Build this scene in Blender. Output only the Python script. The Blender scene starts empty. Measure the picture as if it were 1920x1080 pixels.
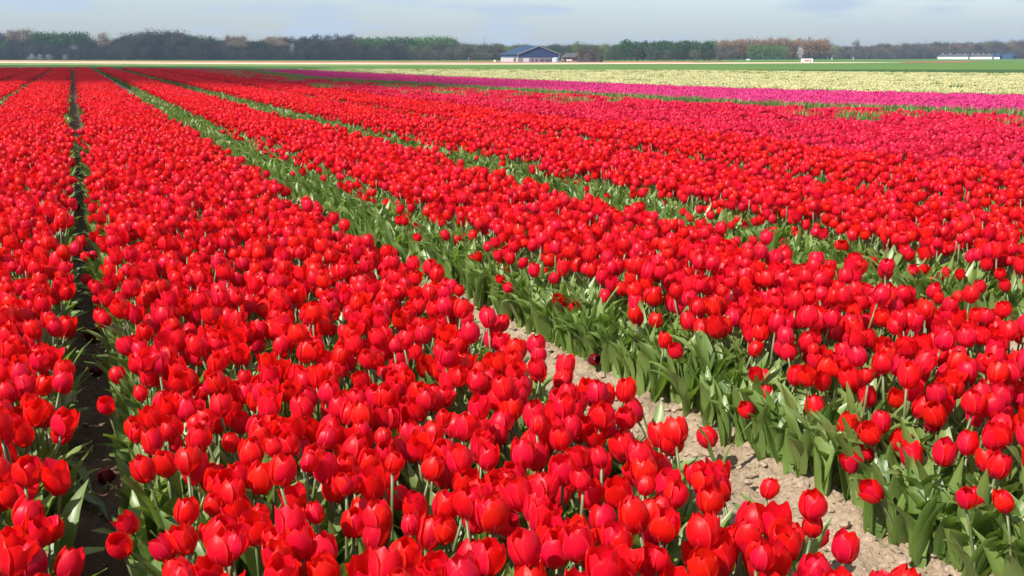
import bpy, math, random
import numpy as np
from mathutils import Vector, Matrix, noise as mnoise

R = math.radians
rng = np.random.default_rng(11)
random.seed(7)
scene = bpy.context.scene
COL = scene.collection

# ------------------------------------------------------------------ camera
CAM_H = 1.2
F_PX = 2000.0                       # focal length in pixels of the 1920 px wide photograph
HORIZON = 106.5
PITCH = math.atan((540.0 - HORIZON) / F_PX)
YAW = math.atan((960.0 - 135.0) / F_PX * math.cos(PITCH))
cam_data = bpy.data.cameras.new('camera')
cam = bpy.data.objects.new('camera', cam_data)
COL.objects.link(cam)
cam.location = (0, 0, CAM_H)
cam.rotation_euler = (math.pi / 2 - PITCH, 0, -YAW)
cam_data.sensor_width = 36
cam_data.lens = 36 * F_PX / 1920
cam_data.clip_start = 0.05
cam_data.clip_end = 9000
scene.camera = cam

# ------------------------------------------------------------------ light
SUN_AZ, SUN_EL = -112.0, 44.0       # azimuth from +Y (row direction), negative = to the left
TO_SUN = Vector((math.sin(R(SUN_AZ)) * math.cos(R(SUN_EL)), math.cos(R(SUN_AZ)) * math.cos(R(SUN_EL)), math.sin(R(SUN_EL))))
sun_data = bpy.data.lights.new('sun', 'SUN')
sun_data.energy = 4.8
sun_data.angle = R(0.53)
sun_data.color = (1.0, 0.95, 0.88)
sun = bpy.data.objects.new('sun', sun_data)
sun.rotation_euler = TO_SUN.to_track_quat('Z', 'Y').to_euler()
COL.objects.link(sun)

world = bpy.data.worlds.new('World')
scene.world = world
world.use_nodes = True
wn, wl = world.node_tree.nodes, world.node_tree.links
wn.clear()
w_out = wn.new('ShaderNodeOutputWorld')
w_bg = wn.new('ShaderNodeBackground')
w_bg.inputs['Strength'].default_value = 0.115
w_sky = wn.new('ShaderNodeTexSky')
w_sky.sky_type = 'NISHITA'
w_sky.sun_disc = False
w_sky.sun_elevation = R(SUN_EL)
w_sky.sun_rotation = R(SUN_AZ)
w_sky.air_density = 1.0
w_sky.dust_density = 1.2
w_sky.ozone_density = 1.5
w_tc = wn.new('ShaderNodeTexCoord')
w_map = wn.new('ShaderNodeMapping')
w_map.inputs['Scale'].default_value = (4.0, 4.0, 22.0)
w_no = wn.new('ShaderNodeTexNoise')
w_no.inputs['Scale'].default_value = 1.9
w_no.inputs['Detail'].default_value = 7
w_no.inputs['Roughness'].default_value = 0.55
w_ramp = wn.new('ShaderNodeValToRGB')
w_ramp.color_ramp.elements[0].position = 0.48
w_ramp.color_ramp.elements[0].color = (0.12, 0.12, 0.12, 1)
w_ramp.color_ramp.elements[1].position = 0.60
w_ramp.color_ramp.elements[1].color = (.95, .95, .95, 1)
w_mix = wn.new('ShaderNodeMixRGB')
w_mix.inputs['Color2'].default_value = (3.5, 4.1, 4.85, 1)
wl.new(w_tc.outputs['Generated'], w_map.inputs['Vector'])
wl.new(w_map.outputs['Vector'], w_no.inputs['Vector'])
wl.new(w_no.outputs['Fac'], w_ramp.inputs['Fac'])
wl.new(w_ramp.outputs['Color'], w_mix.inputs['Fac'])
wl.new(w_sky.outputs['Color'], w_mix.inputs['Color1'])
wl.new(w_mix.outputs['Color'], w_bg.inputs['Color'])
wl.new(w_bg.outputs['Background'], w_out.inputs['Surface'])

scene.view_settings.view_transform = 'Standard'
scene.view_settings.look = 'None'
scene.view_settings.gamma = 1
scene.view_settings.use_curve_mapping = False
scene.view_settings.exposure = 0.7

# ------------------------------------------------------------------ geometry of the view (to place things on the ground)
CP, SP, CY, SY = math.cos(PITCH), math.sin(PITCH), math.cos(YAW), math.sin(YAW)
RIGHT = np.array((CY, -SY, 0.0))
FWD = np.array((SY * CP, CY * CP, -SP))
UPV = np.array((SY * SP, CY * SP, CP))

def gpt(px, py, h=0.0):
    """point at height h that the photograph shows at this pixel"""
    d = FWD + RIGHT * ((px - 960) / F_PX) + UPV * ((540 - py) / F_PX)
    t = (h - CAM_H) / d[2]
    return np.array((d[0] * t, d[1] * t, h))

def dpt(px, dist, z=0.0):
    """point at a horizontal distance in front of the camera, in the direction of column px"""
    a = YAW + math.atan((px - 960) / F_PX * CP)
    k = dist / math.cos(a - YAW)
    return Vector((math.sin(a) * k, math.cos(a) * k, z))

def zat(py, dist):
    return CAM_H + (HORIZON - py) * dist / F_PX * 1.0 / 1.0 * (1 / (CP * CP)) * CP * CP

def project(P):
    q = P - np.array((0, 0, CAM_H))
    z = q @ FWD
    return 960 + F_PX * (q @ RIGHT) / z, 540 - F_PX * (q @ UPV) / z, z

def vnoise(x, y, seed=0):
    x = np.asarray(x, float); y = np.asarray(y, float)
    xi = np.floor(x).astype(np.int64); yi = np.floor(y).astype(np.int64)
    xf = x - xi; yf = y - yi
    u = xf * xf * (3 - 2 * xf); v = yf * yf * (3 - 2 * yf)
    def h(a, b):
        n = (a * 374761393 + b * 668265263 + seed * 974711) & 0xffffffff
        n = ((n ^ (n >> 13)) * 1274126177) & 0xffffffff
        return ((n ^ (n >> 16)) & 0xffff) / 65535.0
    return (h(xi, yi) * (1 - u) + h(xi + 1, yi) * u) * (1 - v) + (h(xi, yi + 1) * (1 - u) + h(xi + 1, yi + 1) * u) * v

def fbm(x, y, octs=4, seed=0):
    s = 0; a = 0.5; t = 0
    for o in range(octs):
        s = s + a * vnoise(x * 2 ** o, y * 2 ** o, seed + o * 17); t += a; a *= 0.55
    return s / t

def in_poly(x, y, poly):
    inside = np.zeros(len(x), bool)
    n = len(poly)
    for i in range(n):
        x1, y1 = poly[i][0], poly[i][1]; x2, y2 = poly[(i + 1) % n][0], poly[(i + 1) % n][1]
        if y1 == y2: continue
        c = ((y1 > y) != (y2 > y)) & (x < (x2 - x1) * (y - y1) / (y2 - y1) + x1)
        inside ^= c
    return inside

# ------------------------------------------------------------------ object helpers
def tag(o, label=None, cat=None, group=None, kind=None):
    if label: o['label'] = label
    if cat: o['category'] = cat
    if group: o['group'] = group
    if kind: o['kind'] = kind
    return o

def link(name, me, parent=None, loc=None, rot=None, scale=None):
    o = bpy.data.objects.new(name, me)
    COL.objects.link(o)
    if parent is not None: o.parent = parent
    if loc is not None: o.location = loc
    if rot is not None: o.rotation_euler = rot
    if scale is not None: o.scale = (scale,) * 3 if isinstance(scale, (int, float)) else scale
    return o

class MB:
    """collects vertices, faces, uv and per-face material numbers"""
    def __init__(s): s.v = []; s.f = []; s.uv = []; s.m = []
    def add(s, vs, fs, uvs=None, m=0):
        b = len(s.v)
        s.v.extend([tuple(map(float, p)) for p in vs])
        s.uv.extend(uvs if uvs is not None else [(0.5, 0.5)] * len(vs))
        s.f.extend([tuple(i + b for i in f) for f in fs]); s.m.extend([m] * len(fs))
    def merge(s, o, M=None, m=None):
        vs = o.v if M is None else [tuple(M @ Vector(p)) for p in o.v]
        b = len(s.v)
        s.v.extend(vs); s.uv.extend(o.uv)
        s.f.extend([tuple(i + b for i in f) for f in o.f]); s.m.extend(o.m if m is None else [m] * len(o.f))
    def box(s, x0, x1, y0, y1, z0, z1, m=0):
        vs = [(x, y, z) for z in (z0, z1) for y in (y0, y1) for x in (x0, x1)]
        s.add(vs, [(0, 2, 3, 1), (4, 5, 7, 6), (0, 1, 5, 4), (2, 6, 7, 3), (0, 4, 6, 2), (1, 3, 7, 5)], m=m)
    def tube(s, pts, rad, n=5, m=0, cap=True):
        rings = []
        for i, p in enumerate(pts):
            p = Vector(p)
            a = Vector(pts[min(i + 1, len(pts) - 1)]) - Vector(pts[max(i - 1, 0)])
            a.normalize()
            u = a.cross(Vector((0.31, 0.95, 0.05))); u.normalize(); w = a.cross(u)
            rings.append([p + (u * math.cos(2 * math.pi * k / n) + w * math.sin(2 * math.pi * k / n)) * rad[i] for k in range(n)])
        vs = [q for r in rings for q in r]; fs = []
        uv = [(k / n, i / (len(pts) - 1)) for i in range(len(pts)) for k in range(n)]
        for i in range(len(pts) - 1):
            for k in range(n):
                fs.append((i * n + k, i * n + (k + 1) % n, (i + 1) * n + (k + 1) % n, (i + 1) * n + k))
        if cap: fs.append(tuple(range((len(pts) - 1) * n, len(pts) * n))); fs.append(tuple(reversed(range(n))))
        s.add(vs, fs, uv, m)
    def mesh(s, name, mats, smooth=True):
        me = bpy.data.meshes.new(name)
        me.from_pydata(s.v, [], s.f)
        for mt in mats: me.materials.append(mt)
        nl = len(me.loops)
        li = np.empty(nl, np.int32); me.loops.foreach_get('vertex_index', li)
        uvl = me.uv_layers.new(name='UVMap')
        uvl.data.foreach_set('uv', np.array(s.uv, np.float32)[li].ravel())
        if len(mats) > 1: me.polygons.foreach_set('material_index', np.array(s.m, np.int32))
        if smooth: me.polygons.foreach_set('use_smooth', np.ones(len(me.polygons), bool))
        me.update()
        return me
    def build(s, name, mats, parent=None, smooth=False, **k):
        return link(name, s.mesh(name, mats if isinstance(mats, list) else [mats], smooth), parent, **k)

def grid_mesh(name, X, Y, Z, mat, smooth=True):
    ny, nx = X.shape
    co = np.stack([X, Y, Z], -1).reshape(-1, 3).astype(np.float32)
    i = (np.arange(ny - 1)[:, None] * nx + np.arange(nx - 1)[None, :]).ravel()
    q = np.stack([i, i + 1, i + nx + 1, i + nx], -1).astype(np.int32)
    me = bpy.data.meshes.new(name)
    me.vertices.add(len(co)); me.vertices.foreach_set('co', co.ravel())
    me.loops.add(q.size); me.loops.foreach_set('vertex_index', q.ravel())
    me.polygons.add(len(q)); me.polygons.foreach_set('loop_start', np.arange(0, q.size, 4, dtype=np.int32))
    me.update(calc_edges=True); me.validate()
    if smooth: me.polygons.foreach_set('use_smooth', np.ones(len(me.polygons), bool))
    me.materials.append(mat)
    return me

# ------------------------------------------------------------------ materials
def new_mat(name):
    m = bpy.data.materials.new(name); m.use_nodes = True
    n = m.node_tree.nodes; n.clear()
    out = n.new('ShaderNodeOutputMaterial')
    return m, n, m.node_tree.links, out

def simple(name, col, rough=0.7, var=0.15, scale=3.0, metal=0.0, bump=0.0):
    m, n, l, out = new_mat(name)
    p = n.new('ShaderNodeBsdfPrincipled'); p.inputs['Roughness'].default_value = rough; p.inputs['Metallic'].default_value = metal
    tc = n.new('ShaderNodeTexCoord'); no = n.new('ShaderNodeTexNoise')
    no.inputs['Scale'].default_value = scale; no.inputs['Detail'].default_value = 5
    r = n.new('ShaderNodeValToRGB')
    r.color_ramp.elements[0].position = 0.3; r.color_ramp.elements[1].position = 0.7
    r.color_ramp.elements[0].color = tuple(c * (1 - var) for c in col) + (1,)
    r.color_ramp.elements[1].color = tuple(min(1, c * (1 + var)) for c in col) + (1,)
    l.new(tc.outputs['Object'], no.inputs['Vector']); l.new(no.outputs['Fac'], r.inputs['Fac'])
    l.new(r.outputs['Color'], p.inputs['Base Color']); l.new(p.outputs['BSDF'], out.inputs['Surface'])
    if bump:
        b = n.new('ShaderNodeBump'); b.inputs['Strength'].default_value = bump
        l.new(no.outputs['Fac'], b.inputs['Height']); l.new(b.outputs['Normal'], p.inputs['Normal'])
    return m

def petal_mat(name, low, top, trans, edge, hue=0.006, tfac=0.45):
    """petal: low colour at the base, top colour at the tip, paler thin edge, light shining through"""
    m, n, l, out = new_mat(name)
    uv = n.new('ShaderNodeUVMap'); uv.uv_map = 'UVMap'
    sep = n.new('ShaderNodeSeparateXYZ'); l.new(uv.outputs['UV'], sep.inputs['Vector'])
    mapn = n.new('ShaderNodeMapping'); mapn.inputs['Scale'].default_value = (22, 2.0, 1)
    oi = n.new('ShaderNodeObjectInfo')
    l.new(uv.outputs['UV'], mapn.inputs['Vector']); l.new(oi.outputs['Random'], mapn.inputs['Location'])
    st = n.new('ShaderNodeTexNoise'); st.inputs['Scale'].default_value = 1.0; st.inputs['Detail'].default_value = 3
    l.new(mapn.outputs['Vector'], st.inputs['Vector'])
    add = n.new('ShaderNodeMath'); add.operation = 'MULTIPLY_ADD'; add.inputs[1].default_value = 0.8
    l.new(st.outputs['Fac'], add.inputs[0]); l.new(sep.outputs['Y'], add.inputs[2])
    rv = n.new('ShaderNodeMath'); rv.operation = 'MULTIPLY_ADD'; rv.inputs[1].default_value = 0.5
    l.new(oi.outputs['Random'], rv.inputs[0]); l.new(add.outputs[0], rv.inputs[2])
    r = n.new('ShaderNodeValToRGB')
    r.color_ramp.elements[0].position = 0.45; r.color_ramp.elements[0].color = low + (1,)
    r.color_ramp.elements[1].position = 1.25; r.color_ramp.elements[1].color = top + (1,)
    r.color_ramp.elements[1].position = 1.0
    sc = n.new('ShaderNodeMath'); sc.operation = 'MULTIPLY'; sc.inputs[1].default_value = 0.68
    l.new(rv.outputs[0], sc.inputs[0]); l.new(sc.outputs[0], r.inputs['Fac'])
    # paler edge: |u-0.5| near 0.5
    su = n.new('ShaderNodeMath'); su.operation = 'SUBTRACT'; su.inputs[1].default_value = 0.5; l.new(sep.outputs['X'], su.inputs[0])
    ab = n.new('ShaderNodeMath'); ab.operation = 'ABSOLUTE'; l.new(su.outputs[0], ab.inputs[0])
    mr = n.new('ShaderNodeMapRange'); mr.inputs['From Min'].default_value = 0.40; mr.inputs['From Max'].default_value = 0.5
    mr.inputs['To Max'].default_value = 0.55
    l.new(ab.outputs[0], mr.inputs['Value'])
    me = n.new('ShaderNodeMixRGB'); me.inputs['Color2'].default_value = edge + (1,)
    l.new(mr.outputs['Result'], me.inputs['Fac']); l.new(r.outputs['Color'], me.inputs['Color1'])
    hs = n.new('ShaderNodeHueSaturation')
    hm = n.new('ShaderNodeMapRange'); hm.inputs['To Min'].default_value = 0.5 - hue * 1.0; hm.inputs['To Max'].default_value = 0.5 + hue * .45
    l.new(oi.outputs['Random'], hm.inputs['Value']); l.new(hm.outputs['Result'], hs.inputs['Hue'])
    m7 = n.new('ShaderNodeMath'); m7.operation = 'MULTIPLY'; m7.inputs[1].default_value = 7.31; l.new(oi.outputs['Random'], m7.inputs[0])
    fr = n.new('ShaderNodeMath'); fr.operation = 'FRACT'; l.new(m7.outputs[0], fr.inputs[0])
    vm = n.new('ShaderNodeMapRange'); vm.inputs['To Min'].default_value = 0.78; vm.inputs['To Max'].default_value = 1.12
    l.new(fr.outputs[0], vm.inputs['Value']); l.new(vm.outputs['Result'], hs.inputs['Value'])
    l.new(me.outputs['Color'], hs.inputs['Color'])
    p = n.new('ShaderNodeBsdfPrincipled'); p.inputs['Roughness'].default_value = 0.36
    p.inputs['Specular IOR Level'].default_value = 0.26
    l.new(hs.outputs['Color'], p.inputs['Base Color'])
    bp = n.new('ShaderNodeBump'); bp.inputs['Strength'].default_value = 0.25; bp.inputs['Distance'].default_value = 0.002
    l.new(st.outputs['Fac'], bp.inputs['Height']); l.new(bp.outputs['Normal'], p.inputs['Normal'])
    t = n.new('ShaderNodeBsdfTranslucent'); t.inputs['Color'].default_value = trans + (1,)
    mx = n.new('ShaderNodeMixShader'); mx.inputs['Fac'].default_value = tfac
    l.new(p.outputs['BSDF'], mx.inputs[1]); l.new(t.outputs['BSDF'], mx.inputs[2]); l.new(mx.outputs['Shader'], out.inputs['Surface'])
    return m

def leaf_mat(name, c1, c2, trans, tfac=0.3, rough=0.42):
    m, n, l, out = new_mat(name)
    uv = n.new('ShaderNodeUVMap'); uv.uv_map = 'UVMap'
    mapn = n.new('ShaderNodeMapping'); mapn.inputs['Scale'].default_value = (16, 1.2, 1)
    oi = n.new('ShaderNodeObjectInfo'); l.new(oi.outputs['Random'], mapn.inputs['Location'])
    l.new(uv.outputs['UV'], mapn.inputs['Vector'])
    st = n.new('ShaderNodeTexNoise'); st.inputs['Scale'].default_value = 1.2; st.inputs['Detail'].default_value = 3
    l.new(mapn.outputs['Vector'], st.inputs['Vector'])
    geo = n.new('ShaderNodeNewGeometry')
    ad = n.new('ShaderNodeMath'); ad.operation = 'MULTIPLY_ADD'; ad.inputs[1].default_value = 0.6
    l.new(oi.outputs['Random'], ad.inputs[0]); l.new(st.outputs['Fac'], ad.inputs[2])
    ad2 = n.new('ShaderNodeMath'); ad2.operation = 'MULTIPLY_ADD'; ad2.inputs[1].default_value = 0.5
    l.new(geo.outputs['Random Per Island'], ad2.inputs[0]); l.new(ad.outputs[0], ad2.inputs[2])
    r = n.new('ShaderNodeValToRGB')
    r.color_ramp.elements[0].position = 0.5; r.color_ramp.elements[0].color = c1 + (1,)
    r.color_ramp.elements[1].position = 1.0; r.color_ramp.elements[1].color = c2 + (1,)
    md = n.new('ShaderNodeMath'); md.operation = 'MULTIPLY'; md.inputs[1].default_value = 0.85
    l.new(ad2.outputs[0], md.inputs[0]); l.new(md.outputs[0], r.inputs['Fac'])
    p = n.new('ShaderNodeBsdfPrincipled'); p.inputs['Roughness'].default_value = rough
    p.inputs['Specular IOR Level'].default_value = 0.6
    l.new(r.outputs['Color'], p.inputs['Base Color'])
    t = n.new('ShaderNodeBsdfTranslucent'); t.inputs['Color'].default_value = trans + (1,)
    mx = n.new('ShaderNodeMixShader'); mx.inputs['Fac'].default_value = tfac
    l.new(p.outputs['BSDF'], mx.inputs[1]); l.new(t.outputs['BSDF'], mx.inputs[2]); l.new(mx.outputs['Shader'], out.inputs['Surface'])
    return m

def soil_mat():
    m, n, l, out = new_mat('dry_sandy_soil')
    tc = n.new('ShaderNodeTexCoord')
    n1 = n.new('ShaderNodeTexNoise'); n1.inputs['Scale'].default_value = 3.2; n1.inputs['Detail'].default_value = 8; n1.inputs['Roughness'].default_value = 0.65
    n2 = n.new('ShaderNodeTexNoise'); n2.inputs['Scale'].default_value = 95; n2.inputs['Detail'].default_value = 6; n2.inputs['Roughness'].default_value = 0.7
    vo = n.new('ShaderNodeTexVoronoi'); vo.inputs['Scale'].default_value = 60
    for k in (n1, n2, vo): l.new(tc.outputs['Object'], k.inputs['Vector'])
    r = n.new('ShaderNodeValToRGB')
    e = r.color_ramp.elements
    e[0].position = 0.28; e[0].color = (0.17, 0.115, 0.075, 1)
    e[1].position = 0.75; e[1].color = (0.42, 0.33, 0.23, 1)
    e2 = e.new(0.48); e2.color = (0.31, 0.235, 0.16, 1)
    # earth left of the sandy furrow is multiplied darker, fading out rightwards
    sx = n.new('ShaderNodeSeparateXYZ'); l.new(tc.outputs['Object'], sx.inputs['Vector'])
    left_tone = n.new('ShaderNodeMapRange'); left_tone.inputs['From Min'].default_value = 0.5; left_tone.inputs['From Max'].default_value = 1.1
    l.new(sx.outputs['X'], left_tone.inputs['Value'])
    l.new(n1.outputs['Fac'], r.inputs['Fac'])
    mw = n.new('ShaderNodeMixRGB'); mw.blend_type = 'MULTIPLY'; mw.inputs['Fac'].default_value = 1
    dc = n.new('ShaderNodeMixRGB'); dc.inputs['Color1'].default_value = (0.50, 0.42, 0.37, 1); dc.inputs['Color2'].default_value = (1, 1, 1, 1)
    l.new(left_tone.outputs['Result'], dc.inputs['Fac'])
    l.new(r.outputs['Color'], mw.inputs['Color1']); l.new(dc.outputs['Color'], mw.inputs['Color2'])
    r2 = n.new('ShaderNodeValToRGB'); r2.color_ramp.elements[0].position = 0.3; r2.color_ramp.elements[0].color = (0.6, 0.58, 0.55, 1)
    r2.color_ramp.elements[1].position = 0.65; r2.color_ramp.elements[1].color = (1.1, 1.1, 1.1, 1)
    l.new(n2.outputs['Fac'], r2.inputs['Fac'])
    m2 = n.new('ShaderNodeMixRGB'); m2.blend_type = 'MULTIPLY'; m2.inputs['Fac'].default_value = 1
    l.new(mw.outputs['Color'], m2.inputs['Color1']); l.new(r2.outputs['Color'], m2.inputs['Color2'])
    p = n.new('ShaderNodeBsdfPrincipled'); p.inputs['Roughness'].default_value = 0.95; p.inputs['Specular IOR Level'].default_value = 0.1
    l.new(m2.outputs['Color'], p.inputs['Base Color'])
    sm = n.new('ShaderNodeMath'); sm.operation = 'ADD'; l.new(n2.outputs['Fac'], sm.inputs[0]); l.new(vo.outputs['Distance'], sm.inputs[1])
    b = n.new('ShaderNodeBump'); b.inputs['Strength'].default_value = 0.8; b.inputs['Distance'].default_value = 0.006
    l.new(sm.outputs[0], b.inputs['Height']); l.new(b.outputs['Normal'], p.inputs['Normal'])
    l.new(p.outputs['BSDF'], out.inputs['Surface'])
    return m

def field_mat(name, c1, c2, c3=None, streak=(0.5, 0.02), rough=0.9):
    """far field seen at grazing angle: streaky colour"""
    m, n, l, out = new_mat(name)
    tc = n.new('ShaderNodeTexCoord'); mp = n.new('ShaderNodeMapping'); mp.inputs['Scale'].default_value = (streak[0], streak[1], 1)
    no = n.new('ShaderNodeTexNoise'); no.inputs['Scale'].default_value = 1; no.inputs['Detail'].default_value = 8; no.inputs['Roughness'].default_value = 0.6
    l.new(tc.outputs['Object'], mp.inputs['Vector']); l.new(mp.outputs['Vector'], no.inputs['Vector'])
    r = n.new('ShaderNodeValToRGB'); e = r.color_ramp.elements
    e[0].position = 0.35; e[0].color = c1 + (1,); e[1].position = 0.65; e[1].color = c2 + (1,)
    if c3: e3 = e.new(0.5); e3.color = c3 + (1,)
    l.new(no.outputs['Fac'], r.inputs['Fac'])
    p = n.new('ShaderNodeBsdfPrincipled'); p.inputs['Roughness'].default_value = rough; p.inputs['Specular IOR Level'].default_value = 0.1
    l.new(r.outputs['Color'], p.inputs['Base Color']); l.new(p.outputs['BSDF'], out.inputs['Surface'])
    return m

M = {}
M['red'] = petal_mat('red_petal', (0.66, 0.006, 0.034), (0.78, 0.008, 0.010), (0.95, 0.014, 0.008), (0.80, 0.06, 0.04))
M['crimson'] = petal_mat('crimson_petal', (0.60, 0.006, 0.050), (0.74, 0.014, 0.065), (0.9, 0.018, 0.05), (0.85, 0.12, 0.2))
M['magenta'] = petal_mat('magenta_petal', (0.54, 0.015, 0.16), (0.74, 0.06, 0.25), (0.85, 0.04, 0.25), (0.85, 0.15, 0.4))
M['yellow'] = petal_mat('pale_yellow_petal', (0.56, 0.54, 0.22), (0.78, 0.73, 0.39), (0.66, 0.64, 0.30), (0.9, 0.88, 0.55))
M['leaf'] = leaf_mat('tulip_leaf', (0.052, 0.120, 0.018), (0.185, 0.255, 0.065), (0.32, 0.50, 0.05))
M['stem'] = leaf_mat('tulip_stem', (0.085, 0.15, 0.045), (0.15, 0.17, 0.07), (0.25, 0.4, 0.08), 0.15)
M['anther'] = simple('dark_anther', (0.03, 0.02, 0.03), 0.6)
M['soil'] = soil_mat()
M['bark'] = simple('grey_bark', (0.08, 0.068, 0.055), 0.9, 0.3, 2)
M['clod'] = simple('soil_clod', (0.30, 0.225, 0.155), 0.95, 0.3, 2)

# ------------------------------------------------------------------ tulip geometry
def petal(phi, Rr, Hh, opn, inner, tilt, rs, ns=7, nt=5, width=1.0):
    """one cupped petal; phi its direction, opn 0 (closed) .. 1 (open)"""
    mb = MB(); vs = []; uv = []
    wob = rs.uniform(-1, 1, 3)
    for i in range(ns):
        s = i / (ns - 1)
        prof = math.sin(min(1, s / 0.42) * math.pi / 2) ** 0.75 if s < 0.42 else 1 - (1 - (0.42 + 0.55 * opn)) * ((s - 0.42) / 0.58) ** 1.7
        r = Rr * (0.10 + 0.90 * prof) * (0.90 if inner else 1.0) * (1 + tilt * s * s)
        z = Hh * (s ** 0.9) * (1.0 + 0.04 * wob[0])
        w = (math.sin(math.pi * min(1, 0.10 + 0.90 * s) ** 1.0)) ** 0.50 if s < 0.999 else 0.16
        half = Rr * 1.02 * w * width + 0.0008
        for j in range(nt):
            t = -1 + 2 * j / (nt - 1)
            # wrap across: arc of radius slightly smaller than the cup
            a = half * t / (Rr * (0.92 if inner else 1.05))
            rr = r * math.cos(a * 0.9) + Rr * 0.04 * t * t * opn * s
            tt = Rr * math.sin(a) * (0.75 + 0.25 * r / Rr)
            rr += 0.0008 * math.sin(7 * t + wob[1] * 3) * s + (0.0012 * (1 - t * t) * s if not inner else 0)
            zz = z - Hh * 0.07 * t * t * s * s + 0.0012 * math.sin(5 * t + wob[2] * 4) * s
            x = rr * math.cos(phi) - tt * math.sin(phi); y = rr * math.sin(phi) + tt * math.cos(phi)
            vs.append((x, y, zz)); uv.append(((t + 1) / 2, s))
    fs = [(i * nt + j, i * nt + j + 1, (i + 1) * nt + j + 1, (i + 1) * nt + j) for i in range(ns - 1) for j in range(nt - 1)]
    mb.add(vs, fs, uv)
    return mb

def leaf(phi, L, W, lean, curl, rs, ns=7, z0=0.0, twist=0.0):
    """strap leaf: starts at the stem foot, rises, arches outwards, folded along its middle"""
    mb = MB(); vs = []; uv = []
    x = 0.004; z = z0; ang = R(88 - lean * 18)
    ds = L / (ns - 1)
    c, s_ = math.cos(phi), math.sin(phi)
    ph = rs.uniform(0, 6)
    for i in range(ns):
        s = i / (ns - 1)
        w = W * 0.5 * (math.sin(math.pi * (0.16 + 0.84 * s) ** 0.9) ** 0.8 if s < 0.999 else 0.02) * 1.05
        fold = 0.55 * (1 - 0.6 * s)
        a2 = ang + math.pi / 2
        tw = twist * s
        for t in (-1, -0.45, 0.45, 1) if ns > 4 else (-1, 1):
            d = abs(t) * w * fold
            off = t * w
            wav = 0.09 * W * math.sin(9 * s + ph + t) * abs(t)
            lx = x - math.cos(ang - math.pi / 2) * (-d) * 0 + math.cos(a2) * (d + wav)
            lz = z + math.sin(a2) * (d + wav) + off * math.sin(tw) * 0.8
            ly = off * math.cos(tw)
            vs.append((lx * c - ly * s_, lx * s_ + ly * c, max(lz, -0.01))); uv.append(((t + 1) / 2, s))
        x += math.cos(ang) * ds; z += math.sin(ang) * ds
        ang -= R(curl) / (ns - 1) * (0.4 + 1.3 * s)
    nt = 4 if ns > 4 else 2
    fs = [(i * nt + j, i * nt + j + 1, (i + 1) * nt + j + 1, (i + 1) * nt + j) for i in range(ns - 1) for j in range(nt - 1)]
    mb.add(vs, fs, uv)
    return mb

def make_plant(rs, height, flower=True, nleaf=3, lean=None, hi=True, Rr=None, opn=None, spread=1.0, leafscale=1.0):
    """returns list of (part name, MB, material key)"""
    parts = []
    lean = rs.normal(0, 0.035, 2) if lean is None else lean
    ldir = Vector((lean[0], lean[1], 0))
    if flower:
        Rr = rs.uniform(0.0235, 0.0285) if Rr is None else Rr
        Hh = Rr * rs.uniform(2.15, 2.65)
        opn = rs.choice([0.05, 0.22, 0.4, 0.6, 0.95], p=[.18, .27, .26, .18, .11]) if opn is None else opn
        zt = height - Hh * 0.5
        pts = [Vector((0, 0, -0.02)), ldir * 0.25 + Vector((0, 0, zt * 0.4)), ldir * 0.65 + Vector((0, 0, zt * 0.75)), ldir + Vector((0, 0, zt))]
        st = MB(); st.tube(pts, [0.0042, 0.0038, 0.0034, 0.0032], 6 if hi else 3)
        parts.append(('stem', st, 'stem'))
        axis = (pts[3] - pts[2]).normalized() + Vector((rs.normal(0, .15), rs.normal(0, .15), 0)); axis.normalize()
        Mx = Matrix.Translation(pts[3] - axis * 0.002) @ axis.to_track_quat('Z', 'Y').to_matrix().to_4x4()
        p0 = rs.uniform(0, 6.28)
        for k in range(6):
            inner = k % 2
            pm = petal(p0 + k * math.pi / 3 + rs.normal(0, .05), Rr, Hh * (0.98 if inner else 1.0) * rs.uniform(.95, 1.03), opn + rs.normal(0, .04), inner,
                       rs.normal(0.0, 0.05) + (rs.uniform(.1, .55) if (not inner and rs.random() < .17) else 0), rs, ns=8 if hi else 4, nt=5 if hi else 3)
            q = MB(); q.merge(pm, Mx); parts.append(('petal', q, 'red'))
    for k in range(nleaf):
        phi = rs.uniform(0, 6.28) + k * 2.2
        L = rs.uniform(.17, .25) * leafscale * (1.0 if k else 1.08)
        lf = leaf(phi, L, rs.uniform(.034, .060) * (1.1 if k == 0 else .85), rs.uniform(0.2, 1.0) * spread, rs.uniform(15, 95) * spread, rs, ns=7 if hi else 3, z0=0.0 + 0.012 * k, twist=rs.uniform(-.7, .7))
        parts.append(('leaf', lf, 'leaf'))
    return parts

def join_parts(parts, keys=('stem', 'red', 'leaf')):
    mb = MB()
    for nm, q, mk in parts: mb.merge(q, m=keys.index(mk))
    return mb

# the stock of plants: full detail (near) and simple ones for far clumps
rs = np.random.default_rng(5)
HI = []                                        # (parts, height)
for i in range(30):
    HI.append(make_plant(rs, [0.25, 0.27, 0.285, 0.30, 0.32, 0.26][i % 6], True, 3, Rr=None if i % 10 else .0185, opn=None if i % 10 else .05))
EDGE = [make_plant(rs, rs.uniform(.16, .25), True, 3, spread=1.15, Rr=rs.uniform(.020, .026)) for _ in range(8)]
GREEN = [make_plant(rs, .2, False, 4, spread=rs.uniform(.45, 1.15), leafscale=rs.uniform(.75, 1.0)) for _ in range(10)]

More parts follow.
